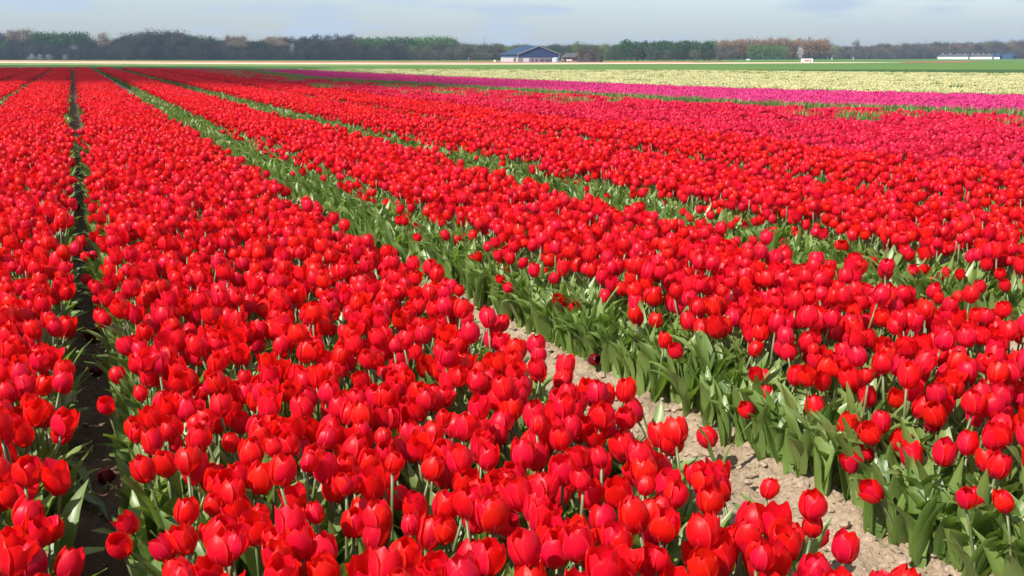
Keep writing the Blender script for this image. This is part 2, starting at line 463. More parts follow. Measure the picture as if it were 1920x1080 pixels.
def far_clump(rs, key, n, rad, pflower=1.0, hmin=.24, hmax=.31, leaves=2, hscale=1.0, lsc=1.0, spr=1.0):
    mb = MB()
    for i in range(n):
        a = rs.uniform(0, 6.28); r = rad * math.sqrt((i + .5) / n)
        a = i * 2.39996 + rs.normal(0, .25)
        pl = make_plant(rs, rs.uniform(hmin, hmax), rs.random() < pflower, leaves, hi=False, leafscale=lsc, spread=spr, Rr=rs.uniform(.0245, .0295) * hscale)
        T = Matrix.Translation((r * math.cos(a), r * math.sin(a), 0))
        q = join_parts(pl); mb.merge(q, T)
    return mb

def coll_of(name, meshes):
    c = bpy.data.collections.new(name)
    for k, me in enumerate(meshes):
        o = bpy.data.objects.new(me.name, me); c.objects.link(o)
    return c

def inst_group(coll):
    ng = bpy.data.node_groups.new('scatter_' + coll.name, 'GeometryNodeTree')
    ng.interface.new_socket('Geometry', in_out='INPUT', socket_type='NodeSocketGeometry')
    ng.interface.new_socket('Geometry', in_out='OUTPUT', socket_type='NodeSocketGeometry')
    n, l = ng.nodes, ng.links
    gi = n.new('NodeGroupInput'); go = n.new('NodeGroupOutput')
    ci = n.new('GeometryNodeCollectionInfo'); ci.inputs['Collection'].default_value = coll
    ci.inputs['Separate Children'].default_value = True; ci.inputs['Reset Children'].default_value = True
    ip = n.new('GeometryNodeInstanceOnPoints'); ip.inputs['Pick Instance'].default_value = True
    def attr(nm, ty):
        a = n.new('GeometryNodeInputNamedAttribute'); a.data_type = ty; a.inputs['Name'].default_value = nm; return a.outputs['Attribute']
    l.new(gi.outputs[0], ip.inputs['Points']); l.new(ci.outputs[0], ip.inputs['Instance'])
    l.new(attr('variant', 'INT'), ip.inputs['Instance Index'])
    rt = attr('rot', 'FLOAT_VECTOR')
    try:
        er = n.new('FunctionNodeEulerToRotation'); l.new(rt, er.inputs[0]); l.new(er.outputs[0], ip.inputs['Rotation'])
    except Exception:
        l.new(rt, ip.inputs['Rotation'])
    l.new(attr('size', 'FLOAT_VECTOR'), ip.inputs['Scale'])
    l.new(ip.outputs[0], go.inputs[0])
    return ng

def scatter(name, coll, P, rot, size, variant, parent=None):
    P = np.asarray(P, np.float32)
    me = bpy.data.meshes.new(name)
    me.vertices.add(len(P)); me.vertices.foreach_set('co', P.ravel())
    a = me.attributes.new('variant', 'INT', 'POINT'); a.data.foreach_set('value', np.asarray(variant, np.int32))
    a = me.attributes.new('rot', 'FLOAT_VECTOR', 'POINT'); a.data.foreach_set('vector', np.asarray(rot, np.float32).ravel())
    a = me.attributes.new('size', 'FLOAT_VECTOR', 'POINT')
    size = np.asarray(size, np.float32)
    if size.ndim == 1: size = np.repeat(size[:, None], 3, 1)
    a.data.foreach_set('vector', size.ravel())
    me.update()
    o = link(name, me, parent)
    md = o.modifiers.new('scatter', 'NODES'); md.node_group = inst_group(coll)
    return o

# ------------------------------------------------------------------ the ground
# furrows of the red beds: (left edge of bare earth, right edge, depth)
FURROWS = [(-2.72, -2.56, .03), (-1.59, -1.40, .03), (-.115, .055, .045), (1.31, 1.83, .07), (3.00, 3.66, .06), (5.08, 5.42, .04), (6.94, 7.28, .03)]

def ground_h(x, y):
    x = np.asarray(x, float); y = np.asarray(y, float)
    h = np.zeros(np.broadcast(x, y).shape)
    for a, b, d in FURROWS:
        c = (a + b) / 2; w = (b - a) / 2 + .07
        k = np.clip(1 - np.abs(x - c) / w, 0, 1)
        h = h - d * (k * k * (3 - 2 * k)) ** 0.8
    near = np.clip(1.6 - y / 20.0, 0, 1)
    h = h + near * ((fbm(x * 7, y * 7, 4, 3) - .5) * .060 + (fbm(x * 26, y * 22, 4, 9) - .5) * .048)
    # crumbly clods
    c = fbm(x * 48, y * 42, 2, 21)
    h = h + near * np.clip(c - .5, 0, 1) * .055
    return h

xs = []
def seg(a, b, st): xs.extend(list(np.arange(a, b - 1e-6, st)))
seg(-9, -3.2, .4); seg(-3.2, -.33, .1); seg(-.33, .22, .0115); seg(.22, 1.14, .07); seg(1.14, 2.12, .0115); seg(2.12, 2.95, .07); seg(2.95, 3.75, .03); seg(3.75, 8, .12); seg(8, 110, 3.0)
xs = np.array(xs)
ys = [0.6]
while ys[-1] < 120: ys.append(ys[-1] + max(.012, .0062 * ys[-1]))
ys = np.array(ys)
GX, GY = np.meshgrid(xs, ys)
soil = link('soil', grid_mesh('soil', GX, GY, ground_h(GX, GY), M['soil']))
tag(soil, 'sandy soil of the tulip field with a pale crumbly furrow', kind='structure')

def sheet(name, pts, z, mat):
    """flat field whose outline is given on the ground"""
    mb = MB(); vs = [(p[0], p[1], z) for p in pts]
    mb.add(vs, [tuple(range(len(vs)))])
    o = mb.build(name, mat); o['kind'] = 'structure'
    return o

M['far_ground'] = field_mat('far_meadow', (0.10, 0.15, 0.05), (0.13, 0.19, 0.06), None, (.01, .01))
g = MB(); g.add([(-1450, -1450, -.2), (1450, -1450, -.2), (1450, 1450, -.2), (-1450, 1450, -.2)], [(0, 1, 2, 3)])
tag(g.build('ground', M['far_ground']), 'flat green farmland reaching to the horizon', kind='structure')

def strip(name, upper, lower, z, mat, label):
    """field between two lines, each given as (column, row) of the photograph dropped on the ground"""
    pts = [gpt(x, y) for x, y in lower] + [gpt(x, y) for x, y in reversed(upper)]
    o = sheet(name, pts, z, mat)
    o['label'] = label
    return o

M['green_crop'] = field_mat('green_crop', (0.075, 0.15, 0.03), (0.12, 0.205, 0.042), None, (.3, .02))
M['light_crop'] = field_mat('pale_green_crop', (0.15, 0.215, 0.065), (0.20, 0.27, 0.085), None, (.3, .02))
M['dark_crop'] = field_mat('dark_green_crop', (0.035, 0.08, 0.018), (0.055, 0.11, 0.025), None, (.3, .02))  # also carries the painted shade of the strip behind the yellow tulips
M['cream_flowers'] = field_mat('cream_flower_strip', (0.58, 0.43, 0.26), (0.70, 0.55, 0.36), None, (.4, .05))
M['pink_flowers'] = field_mat('salmon_flower_strip', (0.50, 0.19, 0.14), (0.62, 0.32, 0.24), None, (.1, .03))
M['rust_flowers'] = field_mat('rust_red_flower_strip', (0.32, 0.08, 0.05), (0.45, 0.15, 0.09), None, (.1, .03))
L0, R0 = -500, 2450
strip('crop_field', [(L0, 110.5), (500, 111), (1400, 110.3), (R0, 109)], [(L0, 139), (100, 134), (500, 134), (1400, 138), (R0, 144)], .030, M['green_crop'], 'bright green crop field beyond the tulips')
strip('pale_crop_field', [(L0, 117.5), (400, 119.5), (900, 121), (1100, 121.2)], [(L0, 123), (400, 124.0), (700, 124.2), (1100, 122)], .042, M['light_crop'], 'pale green crop strip behind the red beds')
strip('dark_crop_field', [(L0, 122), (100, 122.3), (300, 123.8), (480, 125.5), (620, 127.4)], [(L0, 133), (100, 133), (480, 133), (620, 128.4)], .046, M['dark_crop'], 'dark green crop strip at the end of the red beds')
strip('shade_painted_crop', [(1400, 131.6), (1600, 131.2), (1920, 131), (R0, 130)], [(1400, 132.2), (1600, 134), (1920, 138.5), (R0, 145)], .046, M['dark_crop'], 'green crop strip painted darker for shade behind the pale yellow tulips')  # shade lying over the crop is put into this strip's colour
strip('cream_flower_field', [(L0, 115.2), (0, 116.0), (480, 118.2), (900, 119.3), (1380, 117.6), (1600, 117.2), (1690, 117.4)], [(L0, 117.4), (0, 118.3), (480, 120.8), (900, 121.4), (1380, 119.8), (1600, 118.6), (1690, 117.8)], .050, M['cream_flowers'], 'thin cream strip of flowers across the far fields')
strip('salmon_flower_field', [(L0, 113), (0, 113.6), (480, 116.4), (900, 117.6), (1300, 117)], [(L0, 115), (0, 115.8), (480, 118.0), (900, 119.1), (1300, 117.9)], .054, M['pink_flowers'], 'thin salmon pink strip of flowers behind the cream strip')
strip('rust_flower_field', [(300, 115.2), (480, 115.4), (900, 116.2), (1300, 115.6), (1370, 115.6)], [(300, 115.8), (480, 116.2), (900, 117.4), (1300, 116.8), (1370, 116)], .058, M['rust_flowers'], 'dark rust red strip of flowers in front of the blue barn')
strip('brown_flower_field', [(1690, 116.6), (1800, 115.4), (1840, 114.8)], [(1690, 118.2), (1800, 117.4), (1840, 115.4)], .058, M['rust_flowers'], 'short rust red strip of flowers left of the long white shed')

# ------------------------------------------------------------------ outline of the flower fields on the ground
HH = 0.27
def w2(px, py): return tuple(gpt(px, py, HH)[:2])
MAG_LOW = [w2(478, 132.5), w2(600, 148), w2(895, 165), w2(1400, 194), w2(1920, 213), w2(2400, 228)]
MAG_UP = [w2(560, 132.2), w2(895, 147.5), w2(1400, 168.6), w2(1920, 181.5), w2(2400, 192)]
YEL_TOP = [w2(560, 131.0), w2(900, 131.3), w2(1380, 133.2), w2(1920, 138.8), w2(2400, 144)]
RED_END = [w2(-300, 132), w2(-100, 130), w2(30, 127.6), w2(160, 127.2), w2(250, 128.2), w2(478, 131.8)]

def line_x(line, y):
    l = sorted(line, key=lambda p: p[1]); return np.interp(y, [p[1] for p in l], [p[0] for p in l])
def shift(line, dx): return [(x + dx, y) for x, y in line]

def visible(P, mx=260, my=420, near=1.1):
    px, py, z = project(P)
    return (z > near) & (px > -mx) & (px < 1920 + mx) & (py < 1080 + my)

# ---- red beds: (x0, x1, sparse width left, sparse width right)
BEDS = [(-5.6, -4.15, .1, .1), (-4.00, -2.74, .05, .05), (-2.56, -1.60, .05, .05), (-1.39, -.150, .04, .04), (.076, 1.31, .03, .05),
        (1.85, 2.985, .15, .05), (3.67, 5.06, .15, .08), (5.42, 6.92, .12, .08)]
NEAR_D = 15.0
near_pts = []      # x, y, class (0 full, 1 edge, 2 green)
for (x0, x1, sl, sr) in BEDS:
    sp = .065
    gx, gy = np.meshgrid(np.arange(x0, x1, sp), np.arange(1.2, 18.5, sp))
    gx = gx.ravel() + rng.uniform(-.028, .028, gx.size); gy = gy.ravel() + rng.uniform(-.031, .031, gy.size)
    P = np.stack([gx, gy, np.full(gx.size, HH)], 1)
    k = visible(P) & ((P[:, 0] ** 2 + P[:, 1] ** 2) < NEAR_D ** 2)
    P = P[k]
    wl_ = (fbm(P[:, 1] * 2.1, P[:, 1] * 0 + x0, 3, 5) - .5) * .22
    u = P[:, 0] - x0; v = x1 - P[:, 0]
    cls = np.zeros(len(P), int)
    left = u < sl + wl_ * (sl / .3)
    rnd = rng.random(len(P))
    cls[left] = np.where(rnd[left] < .28, 1, 2)
    soft = (~left) & (u < sl + .09 + wl_) & (sl > .15)
    cls[soft] = np.where(rnd[soft] < .38, 2, np.where(rnd[soft] < .58, 1, 0))
    # bare patches inside the beds
    patch = (fbm(P[:, 0] * 2.4, P[:, 1] * 1.4, 3, 31) > (.76 if x0 < 5 else .66)) & (cls == 0)
    cls[patch] = np.where(rnd[patch] < .6, 2, cls[patch])
    cls[(cls == 0) & (rnd < .03)] = 2
    near_pts += [(P[i, 0], P[i, 1], cls[i], x0) for i in range(len(P))]
# extra leafy plants along the lit edges so that the side of the bed reads as leaves
for (x0, x1, sl, sr) in BEDS:
    n = 900 if sl > .14 else 170
    ex = x0 + rng.uniform(-.02 if sl > .15 else 0.02, max(sl, .10), n); ey = 1.2 + 33 * rng.random(n) ** 1.35
    P = np.stack([ex, ey, np.full(n, .1)], 1); k = visible(P)
    near_pts += [(a, b, 2, x0) for a, b in zip(ex[k], ey[k])]
    ex = x1 - rng.uniform(0.02, .10, 480); ey = 1.2 + 33 * rng.random(480) ** 1.35
    P = np.stack([ex, ey, np.full(480, .1)], 1); k = visible(P)
    near_pts += [(a, b, 2, x0) for a, b in zip(ex[k], ey[k])]
# sprawling low leaves along the right foot of the sandy furrow and in the next furrow
for a_, b_, n in ((1.66, 1.86, 750), (3.25, 3.68, 900)):
    ey = 3.6 + 32 * rng.random(n) ** 1.3; ex = b_ - (b_ - a_) * rng.random(n) ** 1.5 * np.clip((ey - 3.0) / 4.0, .15, 1)
    P = np.stack([ex, ey, np.full(n, .1)], 1); k = visible(P)
    near_pts += [(a, b, 2, 1.85) for a, b in zip(ex[k], ey[k])]
near_pts = np.array(near_pts)
print('near plants', len(near_pts))

NP = len(near_pts)
nz = ground_h(near_pts[:, 0], near_pts[:, 1]) - .004
variant = np.zeros(NP, int); 
c = near_pts[:, 2]
variant[c == 0] = rng.integers(0, len(HI), (c == 0).sum())
variant[c == 1] = len(HI) + rng.integers(0, len(EDGE), (c == 1).sum())
variant[c == 2] = len(HI) + len(EDGE) + rng.integers(0, len(GREEN), (c == 2).sum())
rotz = rng.uniform(0, 6.283, NP)
size = rng.uniform(.97, 1.14, NP) * (1 + .06 * (fbm(near_pts[:, 0] * 1.3, near_pts[:, 1] * 1.3, 2, 77) - .5) * 2)
tilt = rng.normal(0, .035, (NP, 2))
ALLPL = HI + EDGE + GREEN

# the 300 flowers that show largest become things of their own
P3 = np.stack([near_pts[:, 0], near_pts[:, 1], nz + .26], 1)
px, py, pz = project(P3)
inframe = (px > -15) & (px < 1935) & (py > 100) & (py < 1090) & (c < 2)
order = np.argsort(np.where(inframe, pz, 1e9))
N_IND = 283
solo = np.zeros(NP, bool); solo[order[:N_IND]] = True

part_mesh = {}
def plant_meshes(vi):
    if vi not in part_mesh:
        part_mesh[vi] = [(nm, q.mesh(nm, [M[mk]])) for nm, q, mk in ALLPL[vi]]
    return part_mesh[vi]

def place_plant(name, meshes, loc, rot, sz, label, cat='tulip', group=None):
    e = link(name, None, loc=loc, rot=rot, scale=float(sz)); e.empty_display_size = .05
    tag(e, label, cat, group)
    for nm, me in meshes: link(nm, me, e)
    return e

OPN = {}
for i in np.nonzero(solo)[0]:
    x0 = near_pts[i, 3]; x_, y_ = near_pts[i, 0], near_pts[i, 1]
    how = ('Tall', 'Shorter')[0 if size[i] * {0: .25, 1: .27, 2: .285, 3: .30, 4: .315, 5: .26}[int(variant[i]) % 6] > .285 and c[i] == 0 else 1].lower()
    row = 'at the bottom edge' if py[i] > 930 else 'a little above the bottom edge' if py[i] > 780 else 'just behind the nearest flowers'
    if x0 < -1: lab = '%s red tulip left of the dark furrow, %s' % (how, row)
    elif x0 < 1:
        where = 'beside the dark furrow' if x_ < .4 else 'beside the sandy furrow' if x_ > .98 else 'in the middle of the nearest bed'
        lab = '%s red tulip %s, %s' % (how, where, row)
    else: lab = '%s red tulip right of the sandy furrow, %s' % (how, row)
    place_plant('red_tulip', plant_meshes(variant[i]), (x_, y_, nz[i]), (tilt[i, 0], tilt[i, 1], rotz[i]), size[i], lab, group=lab.split(' ', 1)[1] + ', ' + how)

keep = ~solo
c_near = coll_of('near_tulips', [join_parts(p).mesh('a%02d' % k, [M['stem'], M['red'], M['leaf']]) for k, p in enumerate(ALLPL)])
o = scatter('red_tulips', c_near, np.stack([near_pts[:, 0], near_pts[:, 1], nz], 1)[keep], np.stack([tilt[:, 0], tilt[:, 1], rotz], 1)[keep], size[keep], variant[keep])
RED_NEAR = o
tag(o, 'mass of red tulips with green leaves filling the nearer beds', 'tulips', kind='stuff')

# ---- far clumps
def clump_set(key, seed, hscale=1.0, hmin=.24, hmax=.31):
    r_ = np.random.default_rng(seed)
    ms = []
    for k in range(6): ms.append(far_clump(r_, key, 23 if key != 'yellow' else 19, .20, .96 if key != 'yellow' else .85, hmin, hmax, 2, hscale).mesh('%s%02d' % (key, k), [M['stem'], M[key], M['leaf']]))
    for k in range(3): ms.append(far_clump(r_, key, 15, .18, .12, .18, .24, 3, hscale * .9).mesh('%s_e%02d' % (key, k), [M['stem'], M[key], M['leaf']]))
    for k in range(3): ms.append(far_clump(r_, key, 18, .19, .65, .22, .28, 3, hscale).mesh('%s_m%02d' % (key, k), [M['stem'], M[key], M['leaf']]))
    for k in range(3): ms.append(far_clump(r_, key, 15, .20, .10, .20, .28, 4, hscale * .9, 1.45, .5).mesh('%s_n%02d' % (key, k), [M['stem'], M[key], M['leaf']]))
    return coll_of('far_' + key, ms)

def fill(x, y, edge_cls):
    n = len(x)
    v = np.where(edge_cls == 3, rng.integers(12, 15, n), 0) + (edge_cls != 3) * np.where(edge_cls == 1, rng.integers(6, 9, n), np.where(edge_cls == 2, rng.integers(9, 12, n), rng.integers(0, 6, n)))
    rot = np.stack([np.zeros(n), np.zeros(n), rng.uniform(0, 6.283, n)], 1)
    return np.stack([x, y, np.zeros(n)], 1), rot, rng.uniform(.93, 1.08, n), v

def jgrid(x0, x1, y0, y1, sp, j=.3):
    gx, gy = np.meshgrid(np.arange(x0, x1, sp), np.arange(y0, y1, sp))
    return gx.ravel() + rng.uniform(-j, j, gx.size) * sp, gy.ravel() + rng.uniform(-j, j, gy.size) * sp

red_end_pts = RED_END
def end_y(x): 
    l = sorted(RED_END + [MAG_LOW[0]], key=lambda p: p[0]); return np.interp(x, [p[0] for p in l], [p[1] for p in l])

allx, ally, allc = [], [], []
for (x0, x1, sl, sr) in BEDS:
    n = max(3, int(round((x1 - x0 - .30) / .31)) + 1)
    cols = np.linspace(x0 + .25, x1 - .26, n)
    for ci, cx in enumerate(cols):
        yy = np.arange(NEAR_D * .6, 125, .31); yy = yy + rng.uniform(-.09, .09, len(yy))
        xx = cx + rng.uniform(-.05, .05, len(yy))
        k = (xx ** 2 + yy ** 2 > (NEAR_D - .05) ** 2) & (yy < end_y(xx))
        xx, yy = xx[k], yy[k]
        cc = np.zeros(len(xx), int)
        if ci == 0 and sl > .15: cc[:] = np.where(rng.random(len(xx)) < .85, 1, 2)
        pt = (fbm(xx * 2.0, yy * 1.0, 3, 31) > (.72 if x0 < 5 else .62)); cc[pt & (cc == 0)] = 2
        allx.append(xx); ally.append(yy); allc.append(cc)
X_, Y_, C_ = map(np.concatenate, (allx, ally, allc))
k = visible(np.stack([X_, Y_, np.full(len(X_), .2)], 1)); X_, Y_, C_ = X_[k], Y_[k], C_[k]
c_red = clump_set('red', 21)
o = scatter('distant_red_tulips', c_red, *fill(X_, Y_, C_))
tag(o, 'distant red tulips running in long rows towards the treeline', 'tulips', kind='stuff')
print('far red', len(X_))

# crimson beds right of the red ones
x, y = jgrid(7.30, 40, 4, 110, .31)
lowx = line_x(MAG_LOW, y)
k = (x < lowx - 1.0) & (y < end_y(np.minimum(x, RED_END[-1][0] - .5)) + 6) & visible(np.stack([x, y, x * 0 + .2], 1))
k &= y < np.interp(x, [7, MAG_LOW[0][0]], [end_y(np.array([7.0]))[0], MAG_LOW[0][1]])
x, y = x[k], y[k]; lowx = lowx[k]
cc = np.zeros(len(x), int)
cc[(fbm(x * 1.6, y * .7, 3, 41) > .62)] = 2
ed = (lowx - x) < 4.0; cc[ed & (rng.random(len(x)) < .20) & (fbm(x * 2, y * .5, 2, 8) > .42)] = 3
for fx in (9.6, 11.6): cc[(np.abs(x - fx) < .16) & (rng.random(len(x)) < .5)] = 2
c_cr = clump_set('crimson', 22)
o = scatter('crimson_tulips', c_cr, *fill(x, y, cc)); print('crimson', len(x))
tag(o, 'pinkish crimson tulips between the red beds and the magenta strip', 'tulips', kind='stuff')

# magenta strip with a leafy edge towards the camera
x, y = jgrid(8, 60, 4, 115, .30)
lx, ux = line_x(MAG_LOW, y), line_x(MAG_UP, y)
k = (x > lx - .85) & (x < ux - .1) & (y < MAG_LOW[0][1] + 1) & visible(np.stack([x, y, x * 0 + .2], 1))
x, y, lx = x[k], y[k], lx[k]
cc = np.where(x < lx - .02, 3, 0)
cc[(cc == 0) & (line_x(MAG_UP, y) - x < .3)] = 3
c_mg = clump_set('magenta', 23)
o = scatter('magenta_tulips', c_mg, *fill(x, y, cc)); print('magenta', len(x))
tag(o, 'long strip of magenta tulips in front of the pale yellow ones', 'tulips', kind='stuff')

# pale yellow field
x, y = jgrid(10, 110, 4, 112, .33)
ux = line_x(MAG_UP, y)
l = sorted(YEL_TOP, key=lambda p: p[0])
ty = np.interp(x, [p[0] for p in l], [p[1] for p in l])
k = (x > ux + .35) & (y < ty) & visible(np.stack([x, y, x * 0 + .2], 1))
x, y, ty = x[k], y[k], ty[k]
cc = np.where(fbm(x * .8, y * .5, 3, 4) > .55, 2, 0)
cc[(rng.random(len(x)) < .02)] = 3
cc[(ty - y < 14) & (rng.random(len(x)) < .06)] = 3
c_ye = clump_set('yellow', 24)
P, rt, szz, vv = fill(x, y, cc)
# small outlying cream bed at the far left
x2, y2 = jgrid(-40, -5.9, 80, 118, .33)
poly = [w2(-260, 127.8), w2(36, 127.0), w2(20, 128.6), w2(-10, 130.5), w2(-260, 140)]
k = in_poly(x2, y2, poly); 
P2, rt2, sz2, vv2 = fill(x2[k], y2[k], np.zeros(k.sum(), int))
o = scatter('yellow_tulips', c_ye, P, rt, szz, vv); print('yellow', len(x), k.sum())
tag(o, 'pale yellow tulip field beyond the magenta strip', 'tulips', kind='stuff')
o = scatter('cream_tulips', c_ye, P2, rt2, sz2, vv2)
tag(o, 'corner of a cream tulip bed at the far left edge', 'tulips', kind='stuff')

# ------------------------------------------------------------------ single tulips that stand apart
rs = np.random.default_rng(77)
def lone(root_px, head_px, label, Rr=.029, opn=.3, nleaf=3, tall=None, spread=1.0, leafscale=.9):
    """a tulip rooted at a point on the ground whose head stands where the second pixel shows it"""
    p = gpt(*root_px, 0.0); gz = float(ground_h(p[0], p[1])); p = gpt(*root_px, gz)
    # head lies in the vertical plane facing the camera through the root
    d = FWD + RIGHT * ((head_px[0] - 960) / F_PX) + UPV * ((540 - head_px[1]) / F_PX)
    n = np.array((SY, CY, 0)); t = (p @ n) / (d @ n)
    h = np.array((0, 0, CAM_H)) + d * t
    lean = h - p
    hgt = max(.08, lean[2] + 0.0)
    parts = make_plant(rs, hgt + .0, True, nleaf, lean=(lean[0], lean[1]), Rr=Rr, opn=opn, spread=spread, leafscale=leafscale)
    return place_plant('red_tulip', [(nm, q.mesh(nm, [M[mk]])) for nm, q, mk in parts], tuple(p), (0, 0, 0), 1.0, label)

lone((163, 537), (154, 452), 'lone red tulip standing upright in the dark furrow', .030, .2, 3, spread=1.3)
lone((215, 640), (193, 562), 'red tulip leaning out over the dark furrow from its right side', .030, .3, 2)
lone((1686, 1026), (1649, 914), 'red tulip on a curved stem leaning left at the front of the right bed', .028, .5, 2)
lone((1845, 1062), (1817, 990), 'short wide open red tulip low among leaves near the lower right corner', .030, .75, 2, spread=1.3)
lone((1868, 1068), (1844, 1013), 'small dark red tulip just below the short open tulip at lower right', .017, .3, 1)
lone((1443, 855), (1409, 764), 'small round red tulip leaning left over the edge of the sandy furrow', .024, .3, 2)
lone((1441, 838), (1436, 737), 'small red tulip right behind the one leaning over the sandy furrow', .022, .3, 1)
lone((1292, 752), (1287, 682), 'small red tulip standing above the leaves halfway along the sandy furrow', .025, .3, 2)
lone((1146, 672), (1139, 602), 'small red tulip low on the bed edge farther up the sandy furrow', .020, .25, 1)
lone((1535, 872), (1530, 762), 'red tulip standing apart above the leaves of the right bed', .029, .3, 2)
lone((1640, 960), (1611, 862), 'red tulip with a smaller bud beside it at the front of the right bed', .029, .5, 2)
lone((1640, 958), (1625, 843), 'smaller red bud touching the tulip at the front of the right bed', .022, .15, 1)
lone((1452, 1092), (1478, 1003), 'red tulip leaning right over the sandy furrow at the bottom', .031, .15, 2)
lone((1452, 1096), (1506, 993), 'half open red tulip behind the one leaning over the sandy furrow', .030, .5, 1)
lone((1225, 866), (1197, 767), 'large red tulip at the right edge of the bed beside the pale sand', .031, .4, 2)
lone((1345, 905), (1333, 818), 'tall red tulip standing highest at the right edge of the nearest bed', .031, .3, 2)
lone((835, 590), (833, 534), 'red tulip at the right edge of the nearest bed where the sand begins', .031, .3, 1)

# fallen flower heads in the dark furrow: petals lying together
def fallen(px, py, label, Rr=.026, dark=True, n=6, yaw=0.0, tilt_=1.35):
    p = gpt(px, py, -.03); gz = float(ground_h(p[0], p[1])); p = gpt(px, py, gz)
    e = link('fallen_tulip', None, loc=(p[0], p[1], gz + Rr * .8), rot=(tilt_, .2, yaw)); tag(e, label, 'tulip head')
    for k in range(n):
        q = petal(k * 6.283 / n, Rr, Rr * 2.2, .35, k % 2, rs.uniform(-.1, .2), rs, 8, 5)
        link('petal', q.mesh('petal', [M['wilted']]), e)
    s = MB(); s.tube([(0, 0, 0), (.004, .003, -.02), (.012, .004, -.045)], [.0035, .003, .003], 6); s.build('stem', M['stem'], e)
    return e
M['wilted'] = petal_mat('wilted_petal', (0.16, 0.004, 0.02), (0.25, 0.006, 0.012), (0.3, 0.01, 0.01), (0.2, .02, .02))
fallen(164, 637, 'fallen dark red tulip head with spread petals in the dark furrow', .030, yaw=.5)
fallen(171, 709, 'small round dark red tulip head lying in the dark furrow', .022, yaw=2.0)
fallen(203, 915, 'fallen red tulip head under the leaves at the bottom of the dark furrow', .024, yaw=3.2)
fallen(146, 481, 'flattened red tulip head lying left of the lone upright tulip', .026, yaw=1.1)
fallen(144, 582, 'dark tulip head lying at the left side of the dark furrow below the lone tulip', .024, yaw=4.2)
fallen(150, 394, 'fallen red tulip head far up the dark furrow', .026, yaw=5.2)
fallen(1106, 683, 'fallen red tulip head on the edge of the pale sand', .024, yaw=.2)

def lying_leaf(px0, py0, px1, py1, W, label, lift=.03):
    a = gpt(px0, py0, -.03); b = gpt(px1, py1, -.03)
    mb = MB(); n = 9; vs = []; uv = []
    d = b - a; L = np.hypot(d[0], d[1]); t_ = d / L; s_ = np.array((-t_[1], t_[0], 0))
    for i in range(n):
        s = i / (n - 1); q = a + d * s
        w = W / 2 * math.sin(math.pi * (.06 + .92 * s)) ** .7
        z0 = float(ground_h(q[0], q[1]))
        for t in (-1, -.4, .4, 1):
            r = q + s_ * t * w
            vs.append((r[0], r[1], z0 + .012 + lift * math.sin(math.pi * s) + abs(t) * w * .5)); uv.append(((t + 1) / 2, s))
    fs = [(i * 4 + j, i * 4 + j + 1, (i + 1) * 4 + j + 1, (i + 1) * 4 + j) for i in range(n - 1) for j in range(3)]
    mb.add(vs, fs, uv)
    o = mb.build('fallen_leaf', M['leaf'], smooth=True); tag(o, label, 'leaf'); return o
lying_leaf(108, 916, 203, 972, .040, 'long broken tulip leaf lying across the dark furrow')
lying_leaf(127, 878, 172, 922, .030, 'short fallen leaf above the long broken leaf in the dark furrow')
lying_leaf(122, 640, 146, 632, .02, 'curled fallen leaf beside the spread tulip head in the dark furrow')

# crumbs and clods of earth
def clod_mesh(seed):
    r_ = np.random.default_rng(seed)
    import bmesh
    bm = bmesh.new(); bmesh.ops.create_icosphere(bm, subdivisions=2, radius=1)
    for v in bm.verts:
        k = 1 + .35 * mnoise.noise(v.co * 1.3 + Vector((seed, 0, 0))) + .18 * mnoise.noise(v.co * 3.5 + Vector((0, seed, 0)))
        v.co = v.co * k; v.co.z *= .62; v.co.x *= 1.15
    me = bpy.data.meshes.new('clod%d' % seed); bm.to_mesh(me); bm.free(); me.materials.append(M['soil_clod'])
    return me
M['soil_clod'] = M['clod']
c_cl = coll_of('clods', [clod_mesh(s) for s in range(6)])
n1, n2 = 9000, 1600
cx = np.concatenate([rng.uniform(1.15, 2.1, n1), rng.uniform(-.2, .1, n2)])
cy = np.concatenate([1.6 + 9.5 * rng.random(n1) ** 1.5, 1.6 + 6 * rng.random(n2) ** 1.3])
sz = .0022 + .017 * rng.random(n1 + n2) ** 5
sz[n1:] *= .42
cz = ground_h(cx, cy) + sz * .25
o = scatter('soil_clods', c_cl, np.stack([cx, cy, cz], 1), rng.uniform(-3, 3, (n1 + n2, 3)) * np.array((.15, .15, 1)), sz, rng.integers(0, 6, n1 + n2))
tag(o, 'loose crumbs and clods of dry earth in the furrows', 'soil clods', kind='stuff')

# ------------------------------------------------------------------ trees
def foliage_mat(name, c1, c2, trans=None, tf=.2):
    m, n, l, out = new_mat(name)
    geo = n.new('ShaderNodeNewGeometry'); oi = n.new('ShaderNodeObjectInfo')
    ad = n.new('ShaderNodeMath'); ad.operation = 'MULTIPLY_ADD'; ad.inputs[1].default_value = .7
    l.new(oi.outputs['Random'], ad.inputs[0]); 
    ml = n.new('ShaderNodeMath'); ml.operation = 'MULTIPLY'; ml.inputs[1].default_value = .35; l.new(geo.outputs['Random Per Island'], ml.inputs[0])
    l.new(ml.outputs[0], ad.inputs[2])
    r = n.new('ShaderNodeValToRGB'); r.color_ramp.elements[0].color = c1 + (1,); r.color_ramp.elements[1].color = c2 + (1,)
    l.new(ad.outputs[0], r.inputs['Fac'])
    d = n.new('ShaderNodeBsdfPrincipled'); d.inputs['Roughness'].default_value = .8; d.inputs['Specular IOR Level'].default_value = .15
    l.new(r.outputs['Color'], d.inputs['Base Color'])
    t = n.new('ShaderNodeBsdfTranslucent'); l.new(r.outputs['Color'], t.inputs['Color'])
    mx = n.new('ShaderNodeMixShader'); mx.inputs['Fac'].default_value = tf
    l.new(d.outputs['BSDF'], mx.inputs[1]); l.new(t.outputs['BSDF'], mx.inputs[2]); l.new(mx.outputs['Shader'], out.inputs['Surface'])
    return m

